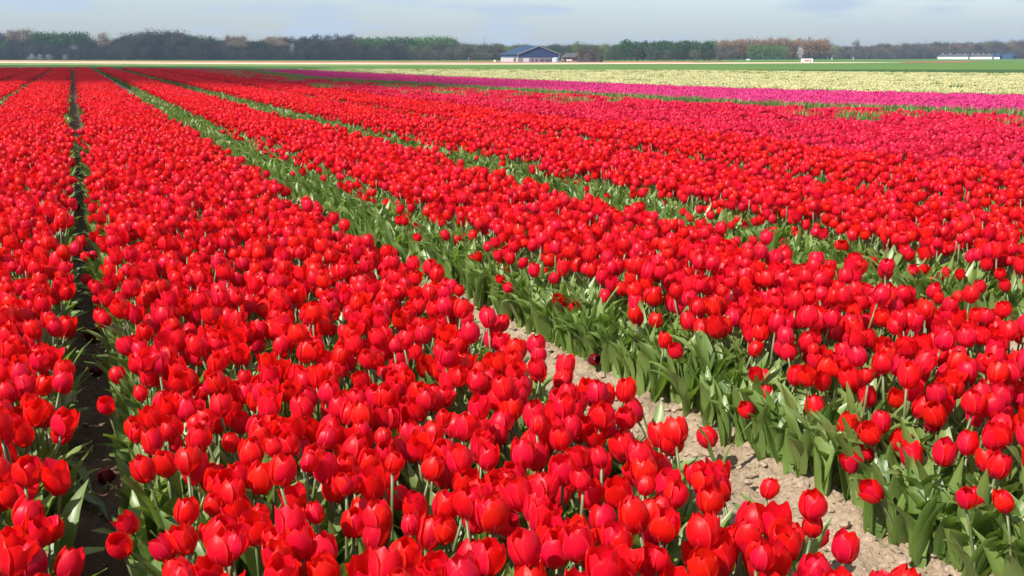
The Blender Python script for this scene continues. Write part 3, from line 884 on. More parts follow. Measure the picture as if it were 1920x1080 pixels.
FOL = {
    'bare': foliage_mat('bare_twigs', (0.024, 0.028, 0.020), (0.18, 0.15, 0.11)),
    'dark': foliage_mat('dark_foliage', (0.03, 0.05, 0.02), (0.06, 0.09, 0.035)),
    'green': foliage_mat('fresh_green_foliage', (0.065, 0.14, 0.025), (0.14, 0.25, 0.05)),
    'lime': foliage_mat('lime_green_foliage', (0.13, 0.20, 0.03), (0.22, 0.30, 0.06)),
    'pine': foliage_mat('deep_green_foliage', (0.03, 0.075, 0.02), (0.06, 0.12, 0.035)),
    'tan': foliage_mat('tan_budding_twigs', (0.30, 0.21, 0.13), (0.46, 0.34, 0.22)),
    'rust': foliage_mat('orange_budding_twigs', (0.20, 0.11, 0.05), (0.32, 0.18, 0.08)),
    'white': foliage_mat('white_blossom', (0.40, 0.38, 0.36), (0.62, 0.60, 0.58)),
}
def tree_mesh(seed, H, W, shape, nclump, per, leafsz, limbs=5):
    """trunk MB and crown MB; crown = many leaf-sized faces in clumps through an uneven crown"""
    r_ = np.random.default_rng(seed)
    tr = MB()
    base = {'round': .10, 'column': .18, 'pine': .18, 'shrub': .05, 'flat': .3}[shape]
    bend = r_.normal(0, .02 * H, 2)
    tp = [(0, 0, -.3), (bend[0] * .3, bend[1] * .3, H * .3), (bend[0], bend[1], H * .6), (bend[0] * 1.2, bend[1] * 1.2, H * .92)]
    tr.tube(tp, [H * .022, H * .017, H * .010, H * .003], 6)
    cr = MB(); P_ = []
    for k in range(nclump):
        u = .04 + .90 * r_.random()
        z = base + (1 - base) * u
        if shape == 'round': rad = math.sqrt(max(.02, 1 - ((z - (base + 1) / 2) / ((1 - base) / 2)) ** 2))
        elif shape == 'column': rad = min(1, math.sin(math.pi * min(1, (z - base) / (1 - base)) ** .8) ** .5 + .12)
        elif shape == 'pine': rad = (1 - (z - base) / (1 - base)) ** .7 + .12
        else: rad = math.sqrt(max(.05, 1 - u * u))
        a = r_.uniform(0, 6.283); q = math.sqrt(r_.random()) * .88
        c0 = np.array((math.cos(a) * q * rad * W / 2, math.sin(a) * q * rad * W / 2, z * H))
        P_.append(c0)
        cs = W * r_.uniform(.09, .17)
        pts = c0 + r_.normal(0, 1, (per, 3)) * np.array((cs, cs, cs * .8))
        for p in pts:
            d1 = r_.normal(0, 1, 3); d1 /= np.linalg.norm(d1); d2 = np.cross(d1, r_.normal(0, 1, 3)); d2 /= np.linalg.norm(d2)
            s = leafsz * r_.uniform(.6, 1.4)
            cr.add([p - d1 * s, p + d2 * s * .6, p + d1 * s, p - d2 * s * .6], [(0, 1, 2, 3)])
    for k in range(limbs):
        i = r_.integers(0, len(P_)); t = P_[i]
        z0 = min(t[2] * .7, H * .6); s0 = (bend[0] * z0 / H, bend[1] * z0 / H, z0)
        tr.tube([s0, ((s0[0] + t[0]) / 2, (s0[1] + t[1]) / 2, (s0[2] + t[2]) / 2 + .03 * H), tuple(t)], [H * .008, H * .006, H * .002], 4)
    return tr, cr

TREES = {}
def tree_kind(kind, seed, H, W, shape, fol, n=26, per=22, leafsz=None):
    tr, cr = tree_mesh(seed, H, W, shape, n, per, leafsz or H * .018)
    TREES.setdefault(kind, []).append((tr.mesh('trunk', [M['bark']]), cr.mesh('crown', [FOL[fol]], False), H, tr, cr, fol))
for s in range(4): tree_kind('bare', 100 + s, 10, 7.5, 'round', 'bare', 60, 30, .22)
for s in range(3): tree_kind('dark', 110 + s, 10, 7, 'round', 'dark', 55, 28, .17)
for s in range(3): tree_kind('green', 120 + s, 10, 5.5, 'round', 'green', 60, 28, .26)
for s in range(3): tree_kind('lime', 130 + s, 10, 8, 'round', 'lime', 34, 30)
for s in range(3): tree_kind('pine', 140 + s, 10, 4.6, 'column', 'pine', 50, 28, .25)
for s in range(3): tree_kind('tan', 150 + s, 10, 5.0, 'round', 'tan', 75, 30, .20)
for s in range(4): tree_kind('rust', 160 + s, 10, 4.4, 'column', 'rust', 55, 28, .18)
for s in range(2): tree_kind('brown', 170 + s, 10, 4.2, 'column', 'bare', 60, 28, .17)
for s in range(2): tree_kind('white', 180 + s, 10, 8, 'round', 'white', 60, 26, .24)
for s in range(2): tree_kind('shrub', 190 + s, 4, 7, 'shrub', 'bare', 26, 24, .13)
for s in range(2): tree_kind('whiteshrub', 200 + s, 4, 6, 'shrub', 'white', 30, 20, .26)

def tree(kind, px, top, dist, label, name='tree', group=None, wide=1.0, cat='tree', seed=None):
    v = TREES[kind][random.randrange(len(TREES[kind]))]
    h = zat(top, dist); s = h / v[2]
    e = link(name, None, loc=dpt(px, dist), rot=(0, 0, random.uniform(0, 6.28)), scale=(s * wide, s * wide, s))
    tag(e, label, cat, group)
    link('trunk', v[0], e); link('crown', v[1], e)
    return e

# the wood as one far mass
SKY = [(-500, 68), (0, 66), (30, 70), (62, 73), (70, 70), (165, 71), (185, 78), (215, 77), (235, 68), (262, 69), (290, 63), (340, 64), (372, 70), (410, 75), (460, 78), (520, 77), (600, 73), (660, 74), (675, 76), (760, 77),
       (848, 76), (865, 82), (960, 86), (1150, 85), (1165, 83), (1335, 83), (1345, 81), (1400, 78), (1540, 78), (1560, 85), (1600, 88), (1640, 86), (1700, 84), (1760, 82), (1830, 80), (1920, 78), (2500, 74)]
def skyline(px): return np.interp(px, [p[0] for p in SKY], [p[1] for p in SKY])
def wood_dist(px): return np.interp(px, [-500, 0, 500, 950, 1300, 1600, 1900, 2500], [430, 430, 400, 380, 440, 560, 640, 680])
mk = ['bare', 'bare', 'dark', 'bare', 'shrub', 'dark', 'green', 'shrub', 'lime', 'tan']
wm = []
wi = []
for kind in ('bare', 'dark', 'green', 'shrub', 'lime', 'rust', 'tan'):
    for v in TREES[kind][:3]:
        mb = MB(); mb.merge(v[3], m=0); mb.merge(v[4], m=1)
        wm.append(mb.mesh('w%02d' % len(wm), [M['bark'], FOL[v[5]]], False)); wi.append((kind, v[2]))
c_wood = coll_of('wood_trees', wm)
def idx(kind): return [i for i, k in enumerate(wi) if k[0] == kind]
WP, WR, WS, WV = [], [], [], []
for row, (dd, hf) in enumerate([(0, .52), (5, .80), (10, .97), (20, 1.0), (32, 1.0)]):
    px_ = -480.0
    while px_ < 2420:
        D = float(wood_dist(px_)) + dd + random.uniform(-2, 2)
        h = float(zat(skyline(px_) + random.uniform(-2.0, 4.0), D)) * hf * random.uniform(.85, 1.02)
        right = px_ > 1150
        n1_ = float(fbm(np.array([px_ * .015]), np.array([row * .7]), 2, 5)[0])
        if row == 0: kd = random.choice(['shrub', 'shrub', 'bare', 'dark'])
        elif right: kd = random.choice(['bare', 'bare', 'rust', 'bare', 'lime' if random.random() < .3 else 'bare'])
        else: kd = 'dark' if n1_ > .55 else random.choice(['bare', 'bare', 'dark', 'green' if random.random() < .3 else 'bare'])
        if row >= 2:
            for a_, b_, ks in ((-500, 20, ['bare']), (64, 168, ['green', 'green', 'dark']), (185, 212, ['tan']), (225, 400, ['bare', 'dark', 'bare']), (428, 466, ['tan']), (500, 540, ['tan', 'bare']), (540, 668, ['bare']),
                               (668, 852, ['green', 'green', 'dark']), (1150, 1338, ['dark', 'green']), (1338, 1560, ['rust', 'rust', 'tan'])):
                if a_ <= px_ < b_: kd = random.choice(ks)
        v = random.choice(idx(kd)); s = h / wi[v][1]
        p = dpt(px_, D)
        WP.append(tuple(p)); WR.append((0, 0, random.uniform(0, 6.28))); w_ = random.uniform(.9, 1.25) * (1.1 if h < 6 else 1); WS.append((s * w_, s * w_, s)); WV.append(v)
        px_ += (4.2 if kd != 'shrub' else 3.6) * h / 10 / D * F_PX * .55
o = scatter('woodland', c_wood, WP, WR, np.array(WS), WV)
tag(o, 'long grey-brown leafless wood along the horizon behind the fields', 'wood', kind='stuff')
print('wood trees', len(WP))

ORD = 'leftmost,second,third,fourth,fifth,sixth,seventh,eighth,ninth,tenth,eleventh,twelfth,thirteenth,fourteenth,fifteenth,sixteenth,seventeenth,eighteenth,nineteenth,twentieth,twenty-first'.split(',')
def relabel():
    """every tree of a row gets its place in that row"""
    gs = {}
    for o_ in COL.objects:
        if o_.get('category') in ('tree', 'shrub', 'bush', 'young tree') and o_.get('group'): gs.setdefault(o_['group'], []).append(o_)
    for g_, lst in gs.items():
        lst.sort(key=lambda q: q.location.x / max(1, q.location.y))
        for k_, q in enumerate(lst):
            lab = q['label']
            for a_ in (' in the row', ' in the clump', ' in the long row'): pass
            q['label'] = ((ORD[k_] if k_ == 0 else ORD[k_] + ' from left,') + ' ' + lab) if k_ < len(lst) - 1 or len(lst) == 1 else 'rightmost ' + lab
def dist_front(px): return float(wood_dist(px)) - 3
# trees that can be picked out, from left to right
tree('tan', 25, 58.5, 436, 'narrow tan tree, leftmost of the three tan crowns above the wood', wide=.85)
tree('tan', 40, 58.0, 438, 'tan round tree, middle one of the three tan crowns above the wood', wide=.95)
tree('tan', 56, 57.5, 436, 'widest tan tree, rightmost of the three tan crowns above the wood', wide=1.25)
for k, px_ in enumerate((72, 84, 95, 106, 117, 128, 139, 150, 162)):
    tree('green', px_, 64 + random.uniform(-1.5, 2), 437 + random.uniform(-2, 2), 'fresh green tree right of the three tan crowns', group='green trees at the left of the wood', wide=1.15)
tree('tan', 196, 64, 436, 'single tan tree rising above the dark wood right of the green row', wide=1.0)
for px_ in (240, 252): tree('dark', px_, 66, 430, 'dark green tree on the rising part of the wood', group='dark green pair at the left of the wood')
for px_ in (272, 292): tree('bare', px_, 60 + random.uniform(0, 1), 430, 'tall bare grey tree at the highest point of the wood', group='tall bare trees at the top of the wood')
for px_ in (318, 338): tree('bare', px_, 61 + random.uniform(0, 1), 426, 'tall bare grey tree right of the highest point of the wood', group='tall bare trees right of the top of the wood')
for px_ in (365, 380, 395): tree('green', px_, 69.5, 426, 'green tree top showing over the wood left of the tan clump', group='green tops left of the tan clump')
for px_ in (430, 440, 449, 458): tree('tan', px_, 68 + random.uniform(0, 1.2), 424, 'tan tree in the clump above the left part of the wood', group='tan clump of trees', wide=.8)
for px_ in (506, 516, 526, 536): tree('tan', px_, 69.5 + random.uniform(0, 1.5), 424, 'orange tan tree in the clump left of the brown poplars', group='orange tan clump of trees', wide=.9)
for px_ in (544, 567, 578, 588, 598, 608, 619, 630, 643, 654, 662): tree('brown', px_, 66 + random.uniform(-1, 2), 420 + random.uniform(-2, 2), 'slim brown leafless poplar above the middle of the wood', group='brown poplars in a row', wide=1.0)
for px_ in (675, 688, 700, 712, 724, 736, 748, 760, 772, 786, 800, 812, 824, 836, 848): tree('green', px_, 71.5 + random.uniform(-1, 2.5), 414 + random.uniform(-2, 2), 'fresh green tree left of the clearest wind turbine', group='green trees left of the turbine', wide=1.2)
tree('white', 141, 87, 423, 'white blossoming tree in front of the dark wood', wide=.95)
for px_ in (59, 75, 93, 122): tree('whiteshrub', px_, 103, 420, 'low white blossoming shrub at the foot of the dark wood', name='shrub', group='white blossoming shrubs', cat='shrub')
tree('white', 652, 94, 396, 'small pale blossoming tree in front of the middle of the wood', wide=.8)
tree('white', 548, 84, 398, 'faint whitish tree near the poplars in the wood', wide=.5)
tree('white', 709, 88, 396, 'slender whitish tree in front of the wood right of the poplars', wide=.45)
tree('lime', 957, 85, 285, 'yellow-green tree behind the left end of the blue barn', wide=.9)
tree('dark', 1049, 98, 262, 'dark bushy tree between the blue barn and the brown shed', wide=.8)
tree('green', 1081, 79, 340, 'green tree above the brown shed', wide=.9)
tree('bare', 1090, 84, 300, 'wide brown bare tree behind the brown shed', wide=1.5)
tree('bare', 1090, 93, 243, 'dark bare tree before the gable of the half hidden shed', wide=.8)
tree('dark', 1125, 92, 240, 'dark bushy tree at the right corner of the half hidden shed', wide=.9)
tree('bare', 1112, 90, 241, 'dark bare tree covering the right end of the brown shed', wide=.9)
tree('lime', 1134, 82, 330, 'yellow-green rounded tree right of the brown shed', wide=1.0)
for k, (px_, tp) in enumerate(((1120, 92), (1148, 88), (1160, 84), (1140, 96), (1128, 98), (1153, 97))):
    tree('dark', px_, tp, 300 - k * 5, 'dark bushy tree in the clump right of the brown shed', group='dark clump right of the brown shed', wide=.8)
tree('pine', 1171, 74.5, 330, 'tallest deep green tree at the left end of the green row', wide=1.2)
for px_ in (1182, 1194, 1206, 1221, 1233, 1245, 1257, 1270, 1283, 1296, 1308, 1321, 1331): tree('pine', px_, 77 + random.uniform(-.8, 2), 360 + random.uniform(-3, 3), 'deep green tree right of the farm sheds', group='deep green trees right of the farm', wide=1.35)
tree('brown', 1196, 91, 290, 'round reddish bare tree in front of the deep green row', wide=1.6)
for px_ in (1228, 1252, 1278, 1302, 1326, 1350, 1372): tree('bare', px_, 95 + random.uniform(-1, 2), 330, 'bare greyish bush under the deep green row', name='bare_bush', group='bare bushes under the green row', wide=1.5, cat='bush')
for px_ in np.linspace(1345, 1548, 21): tree('rust', float(px_), (77 if px_ < 1385 else 73) + random.uniform(-1.2, 1.8), 470 + random.uniform(-3, 3), 'orange-brown budding poplar behind the white wagon', group='orange-brown poplars', wide=1.25)
for px_ in (1408, 1420, 1432, 1444, 1456, 1468): tree('green', px_, 84 + random.uniform(-1, 2), 462, 'low green tree in front of the orange-brown poplars', group='low green trees before the poplars')
tree('white', 1500, 90, 455, 'pale blossoming tree before the right end of the orange-brown poplars', wide=.7)
tree('lime', 1565, 85, 500, 'pale green tree right of the orange-brown poplars', wide=.9)
tree('bare', 1605, 76.5, 540, 'lone taller bare tree right of the orange-brown poplars', wide=.75)
for k, px_ in enumerate(np.linspace(1392, 1890, 20)):
    px_ = float(px_) + random.uniform(-5, 5); D = float(wood_dist(px_)) - 12
    v = TREES['bare'][k % 4]; h = zat(101, D)
    e = link('young_tree', None, loc=dpt(px_, D), rot=(0, 0, k), scale=(h / 10 * .45, h / 10 * .45, h / 10))
    tag(e, 'thin pale-trunked young tree before the right-hand wood', 'young tree', 'young trees along the right-hand wood')
    t = MB(); t.tube([(0, 0, -.2), (0, 0, 6)], [.35, .25], 6)
    t.build('trunk', simple_pale if 'simple_pale' in globals() else globals().setdefault('simple_pale', simple('pale_trunk', (.38, .36, .32))), e)
    link('crown', v[1], e)

relabel()
# ------------------------------------------------------------------ buildings, seen small
def frame_at(name, px, dist, yaw_deg, label, cat, group=None):
    """Empty standing at px, dist; its local x runs to the right in the picture when yaw is 0"""
    e = link(name, None, loc=dpt(px, dist), rot=(0, 0, -YAW - math.atan((px - 960) / F_PX * CP) + R(yaw_deg)))
    return tag(e, label, cat, group)
M['blue_roof'] = simple('blue_metal_sheet', (0.028, 0.062, 0.12), .8, .08, .6)
M['blue_wall'] = simple('blue_cladding', (0.022, 0.055, 0.14), .8, .06, .8)
M['white_trim'] = simple('white_trim', (0.62, 0.66, 0.70), .5, .05)
M['white_wall'] = simple('white_wall', (0.78, 0.77, 0.74), .8, .08, 1.5)
M['pale_wall'] = simple('pale_wall', (0.38, 0.38, 0.37), .8, .1, 1.5)
M['pale_trim'] = simple('pale_trim', (0.30, 0.34, 0.38), .6, .05)
M['grey_wall'] = simple('grey_wall', (0.24, 0.25, 0.28), .8, .10, 1.5)
M['brown_roof'] = simple('grey_brown_roof', (0.075, 0.068, 0.070), .8, .15, 1)
M['dark_wall'] = simple('dark_board_wall', (0.045, 0.043, 0.047), .8, .15, 1)
M['brick'] = simple('pale_brick', (0.24, 0.21, 0.18), .85, .12, 2)
M['dark_open'] = simple('dark_opening', (0.02, 0.025, 0.03), .4)
M['glass'] = simple('window_glass', (0.05, 0.07, 0.10), .1)
M['steel'] = simple('pale_blue_steel', (0.35, 0.50, 0.58), .35, .08)

def gable_barn(e, W, L, He, Ha, wall_front, wall_side, gable, roof, trim, low):
    """front (gable) along local x, facing -y; ridge along y; e stands at the middle of the front"""
    h = W / 2
    m = MB(); m.add([(-h, 0, 0), (h, 0, 0), (h, 0, low), (-h, 0, low), (-h, .15, 0), (h, .15, 0), (h, .15, low), (-h, .15, low)], [(0, 1, 2, 3), (7, 6, 5, 4), (3, 2, 6, 7), (0, 3, 7, 4), (1, 5, 6, 2)]); m.build('front_wall', wall_front, e)
    m = MB(); y0 = -.03
    pts = [(-h, low), (h, low), (h, He), (0, Ha), (-h, He)]
    m.add([(x, y0, z) for x, z in pts] + [(x, y0 + .15, z) for x, z in pts], [(0, 1, 2, 3, 4), (9, 8, 7, 6, 5), (0, 5, 6, 1)]); m.build('gable', gable, e)
    for sx, nm in ((-1, 'side_wall'), (1, 'side_wall')):
        m = MB(); x = sx * h
        m.box(min(x, x - sx * .15), max(x, x - sx * .15), .16, L, 0, low); m.build(nm, wall_side, e)
        m = MB(); m.box(min(x + sx * .03, x - sx * .12), max(x + sx * .03, x - sx * .12), .16, L, low + .003, He); m.build('side_cladding', gable, e)
    m = MB(); m.add([(x, L, z) for x, z in [(-h, 0), (h, 0), (h, He), (0, Ha), (-h, He)]], [(4, 3, 2, 1, 0)]); m.build('rear_wall', gable, e)
    ov = .25
    for sx in (-1, 1):
        m = MB(); k = (Ha - He) / h
        a = (0, Ha + .12), (sx * (h + ov), He - ov * k + .12)
        vs = [(a[0][0], -.2, a[0][1]), (a[1][0], -.2, a[1][1]), (a[1][0], L + .2, a[1][1]), (a[0][0], L + .2, a[0][1])]
        vs += [(x, y, z - .10) for x, y, z in vs]
        m.add(vs, [(0, 1, 2, 3), (7, 6, 5, 4), (0, 4, 5, 1), (1, 5, 6, 2), (2, 6, 7, 3), (0, 3, 7, 4)])
        # standing seams
        for q in np.linspace(.6, L - .4, 9):
            m.add([(a[0][0], q, a[0][1] + .05), (a[1][0], q, a[1][1] + .05), (a[1][0], q + .05, a[1][1] + .05), (a[0][0], q + .05, a[0][1] + .05),
                   (a[0][0], q, a[0][1]), (a[1][0], q, a[1][1]), (a[1][0], q + .05, a[1][1]), (a[0][0], q + .05, a[0][1])], [(0, 1, 2, 3), (0, 4, 5, 1), (3, 2, 6, 7)])
        m.build('roof', roof, e)
        if trim:
            m = MB(); t = .16
            m.add([(0, -.22, Ha + .16), (sx * (h + ov), -.22, He - ov * k + .16), (sx * (h + ov), -.22, He - ov * k + .16 - t), (0, -.22, Ha + .16 - t),
                   (0, -.20, Ha + .16), (sx * (h + ov), -.20, He - ov * k + .16), (sx * (h + ov), -.20, He - ov * k + .16 - t), (0, -.20, Ha + .16 - t)],
                  [(0, 1, 2, 3), (7, 6, 5, 4), (0, 4, 5, 1), (3, 2, 6, 7)]); m.build('trim', trim, e)
            m = MB(); m.box(sx * h - .09, sx * h + .09, -.06, -.034, low, He - .05); m.build('trim', trim, e)

D = 246.0; k = D / F_PX
e = frame_at('blue_barn', 1010, D, 25, 'large barn with dark blue gable and roof, white edges and pale lower walls', 'barn')
gable_barn(e, 83 * k, 80 * k, 14.2 * k, 28.5 * k, M['grey_wall'], M['pale_wall'], M['blue_wall'], M['blue_roof'], M['pale_trim'], 8.6 * k)  # lower front wall greyer than the side: its shadow is in the colour
for x in (-1.6, -.6, .55, 1.05, 1.75, 2.25, 2.75): 
    m = MB(); m.box(x - .13, x + .13, -.05, -.012, .15, .75); m.build('window', M['glass'], e)
m = MB(); m.box(3.15, 3.75, -.05, -.012, .0, .95); m.build('door', M['dark_open'], e)
m = MB(); m.box(-3.8, -2.4, -.05, -.012, .0, .9); m.build('gate', M['white_trim'], e)
e = frame_at('steel_tank', 1041.5, D - 6, 0, 'pale blue steel tank at the right corner of the blue barn', 'tank')
m = MB(); m.tube([(0, 0, 0), (0, 0, 7.6 * k)], [6 * k, 6 * k], 20); m.build('shell', M['steel'], e)
m = MB(); m.tube([(0, 0, 7.6 * k), (0, 0, 8.6 * k)], [6.2 * k, .8 * k], 20); m.build('lid', M['white_trim'], e)
tree('green', 965.5, 107, 240, 'small round green tree in front of the pale side wall of the blue barn', wide=1.1, name='small_tree')

e = frame_at('brown_shed', 1068, D + 4, 8, 'low grey-brown farm shed with pale wall right of the blue barn', 'shed')
m = MB(); m.box(-13 * k, 18 * k, 0, 20 * k, 0, 9 * k); m.build('wall', M['brick'], e)
m = MB(); a, b = -14 * k, 19 * k
m.add([(a, -.5, 8.8 * k), (b, -.5, 8.8 * k), (b - 3 * k, 10 * k, 17 * k), (a + 9 * k, 10 * k, 17 * k), (a, 21 * k, 8.8 * k), (b, 21 * k, 8.8 * k)], [(0, 1, 2, 3), (3, 2, 5, 4), (0, 3, 4), (1, 5, 2), (0, 4, 5, 1)]); m.build('roof', M['brown_roof'], e)
m = MB(); m.box(-9 * k, -5 * k, -.05, .01, 0, 5 * k); m.build('door', M['dark_open'], e)
e = frame_at('dark_shed', 1104, D + 2, -6, 'dark gabled farm shed half hidden by trees', 'shed')
gable_barn(e, 44 * k, 40 * k, 11 * k, 21 * k, M['dark_wall'], M['dark_wall'], M['dark_wall'], M['brown_roof'], None, 7 * k)

def wheel(e, x, y, r, w, mat):
    m = MB(); m.tube([(x, y - w / 2, r), (x, y + w / 2, r)], [r, r], 14); o_ = m.build('wheel', mat, e)
    m = MB(); m.tube([(x, y - w / 2 - .01, r), (x, y + w / 2 + .01, r)], [r * .5, r * .5], 10); m.build('rim', M['white_trim'], o_)
M['tyre'] = simple('tyre', (.03, .03, .03), .9)
M['red_paint'] = simple('red_paint', (.45, .04, .03), .4)

e = frame_at('flat_trailer', 1067, 238, 0, 'white flat trailer standing before the brown shed', 'trailer')
m = MB(); m.box(-.65, .65, -.5, .5, .40, .62); m.build('bed', M['white_trim'], e)
for x in (-.35, .35): wheel(e, x, -.45, .18, .12, M['tyre'])
m = MB(); m.box(.65, 1.0, -.04, .04, .38, .44); m.build('drawbar', M['dark_open'], e)

e = frame_at('red_tractor', 880, 250, 0, 'small red tractor with pale cab at the foot of the wood', 'tractor')
m = MB(); m.box(-.1, .55, -.2, .2, .25, .50); m.build('bonnet', M['red_paint'], e)
m = MB(); m.add([(-.42, -.24, .3), (0, -.24, .3), (-.02, -.2, .86), (-.36, -.2, .86), (-.42, .24, .3), (0, .24, .3), (-.02, .2, .86), (-.36, .2, .86)], [(0, 1, 2, 3), (7, 6, 5, 4), (1, 5, 6, 2), (0, 3, 7, 4), (0, 4, 5, 1)]); m.build('cab', M['glass'], e)
m = MB(); m.box(-.42, .04, -.25, .25, .861, .92); m.build('cab_roof', M['white_trim'], e)
for y in (-.3, .3): wheel(e, -.26, y, .25, .12, M['tyre']); wheel(e, .40, y, .16, .1, M['tyre'])

e = frame_at('white_tank', 928, 246, 0, 'small white round tank left of the blue barn', 'tank')
m = MB(); m.tube([(0, 0, 0.05), (0, 0, .12), (0, 0, .35), (0, 0, .47), (0, 0, .5)], [.2, .27, .27, .16, .04], 14); m.build('shell', M['white_wall'], e)
m = MB(); m.box(-.2, .2, -.2, .2, 0, .06); m.build('base', M['grey_wall'], e)

# white covered wagon in the crops
D = 208.0; k = D / F_PX
e = frame_at('field_wagon', 1513.5, D, 0, 'white covered field wagon standing alone at the cream flower strip', 'wagon')
m = MB(); m.box(-10.5 * k, 10.5 * k, -.5, .5, 6.6 * k, 8.0 * k); m.build('canopy', M['white_wall'], e)
for x in (-9.9, -5, 5, 9.9):
    m = MB(); m.box(x * k - .04, x * k + .04, -.46, -.38, 2.4 * k, 6.6 * k); m.build('post', M['white_trim'], e)
m = MB(); m.box(-10.5 * k, -5.2 * k, -.45, .45, 2.4 * k, 6.5 * k); m.build('side_panel', M['white_wall'], e)
m = MB(); m.box(7.6 * k, 10.5 * k, -.45, .45, 2.4 * k, 6.5 * k); m.build('side_panel', M['white_wall'], e)
m = MB(); m.box(-10.5 * k, 10.5 * k, -.5, .5, 1.7 * k, 2.4 * k); m.build('platform', M['white_trim'], e)
m = MB(); m.box(-4.6 * k, 7 * k, -.3, .4, 2.45 * k, 5.2 * k); m.build('load', M['pink_flowers'], e)
for x in (-7, 6.5): wheel(e, x * k, -.46, 1.5 * k, .1, M['tyre'])

D = 470.0; k = D / F_PX
e = frame_at('white_car', 1403, 360, 0, 'small white car parked before the right-hand wood', 'car')
m = MB()
pf = [(-.7, .12), (.72, .12), (.74, .32), (.42, .36), (.22, .56), (-.38, .57), (-.62, .38), (-.72, .32)]
m.add([(x, -.3, z) for x, z in pf] + [(x, .3, z) for x, z in pf], [tuple(range(8)), tuple(reversed(range(8, 16)))] + [(i, 8 + i, 8 + (i + 1) % 8, (i + 1) % 8) for i in range(8)]); m.build('body', M['white_wall'], e)
m = MB(); m.box(-.42, .20, -.306, -.30, .38, .53); m.build('window', M['glass'], e)
for x in (-.42, .45): wheel(e, x, -.28, .13, .08, M['tyre'])

# long white sheds on the right
D = 560.0; k = D / F_PX
for x0, x1, lab in ((1760, 1812.5, 'long low white shed with dark roof, left one of the pair at the far right'), (1815.5, 1858, 'long low white shed with dark roof, right one of the pair at the far right')):
    W = (x1 - x0) * k
    e = frame_at('long_shed', (x0 + x1) / 2, D, -12, lab, 'shed')
    m = MB(); m.box(-W / 2, W / 2, 0, 5, 0, 5.2 * k); m.build('wall', M['white_wall'], e)
    m = MB(); m.add([(-W / 2 - .3, -.4, 5.2 * k), (W / 2 + .3, -.4, 5.2 * k), (W / 2 + .3, 2.6, 9.2 * k), (-W / 2 + 1.0, 2.6, 9.2 * k), (-W / 2 - .3, 5.5, 5.2 * k), (W / 2 + .3, 5.5, 5.2 * k)],
              [(0, 1, 2, 3), (3, 2, 5, 4), (0, 3, 4), (1, 5, 2), (0, 4, 5, 1)]); m.build('roof', M['brown_roof'], e)
    for q in np.linspace(-W / 2 + 2, W / 2 - 2, 4):
        m = MB(); m.box(q - .12, q + .12, 2.2, 2.8, 9.0 * k, 10.6 * k); m.build('vent', M['white_trim'], e)
for x0, x1, tp, lab in ((1858, 1874, 10.5, 'blue-grey gabled barn beside the long white sheds'), (1876, 1898, 11, 'darker blue-grey barn at the right end of the shed row')):
    W = (x1 - x0) * k
    e = frame_at('grey_barn', (x0 + x1) / 2, D + 3, -12, lab, 'barn')
    gable_barn(e, W, 8, 6.5 * k, tp * k, M['white_wall'] if x0 == 1858 else M['blue_wall'], M['blue_wall'], M['blue_wall'], M['blue_roof'], None, 3.5 * k)
for px_, lab in ((1560, 'thin white marker post at the far edge of the green field, left one'), (1600, 'thin white marker post at the far edge of the green field, right one')):
    e = frame_at('marker_post', px_, 420, 0, lab, 'post')
    m = MB(); m.box(-.08, .08, -.08, .08, 0, .8); m.build('post', M['white_wall'], e)
    m = MB(); m.box(-.12, .12, -.1, .1, .8, 1.0); m.build('cap', M['white_wall'], e)

# wind turbines
M['turbine'] = simple('turbine_white', (.36, .38, .42), .5, .03)
def turbine(px, hub, rad, rot, dist, label, sc=1.0):
    k = dist / F_PX; e = frame_at('wind_turbine', px, dist, 0, label, 'wind turbine')
    zh = zat(hub, dist)
    m = MB(); m.tube([(0, 0, 0), (0, 0, zh)], [1.1 * k * sc, .55 * k * sc], 10); m.build('tower', M['turbine'], e)
    m = MB(); m.tube([(0, -2.6 * k * sc, zh), (0, 2.2 * k * sc, zh)], [.9 * k * sc, .8 * k * sc], 8); m.build('nacelle', M['turbine'], e)
    m = MB(); m.tube([(0, -3.6 * k * sc, zh), (0, -2.6 * k * sc, zh)], [.3 * k * sc, .9 * k * sc], 8); hub_o = m.build('hub', M['turbine'], e)
    for a in range(3):
        t = R(rot + 120 * a); c_, s_ = math.sin(t), math.cos(t); L = rad * k
        m = MB(); w = [.45, .75, .55, .15]
        vs = []
        for f, ww in zip((.02, .18, .6, 1.0), w):
            for sg in (-1, 1):
                for dy in (0, .25 * k * sc):
                    vs.append((c_ * L * f + s_ * sg * ww * k * sc * .62, -3.1 * k * sc + dy, zh + s_ * L * f - c_ * sg * ww * k * sc * .62))
        fs = []
        for i in range(3):
            b = i * 4; fs += [(b, b + 2, b + 6, b + 4), (b + 1, b + 5, b + 7, b + 3), (b, b + 4, b + 5, b + 1), (b + 2, b + 3, b + 7, b + 6)]
        fs.append((12, 14, 15, 13))
        m.add(vs, fs); m.build('blade', M['turbine'], e)
turbine(908, 72.5, 16, 2, 1250, 'clearest wind turbine, with one blade straight up, left of the blue barn', 1.7)
turbine(1418, 68.5, 13, 0, 1330, 'faint wind turbine with one blade up above the orange-brown poplars', 1.2)
turbine(1395, 72, 8, 70, 1350, 'small faint wind turbine just left of the upright one over the poplars', .8)
turbine(1733, 72, 9, -42, 1340, 'faint wind turbine above the far right wood', 1.0)
turbine(1907, 71, 7, 88, 1350, 'tiny faint wind turbine at the right end of the wood', .7)

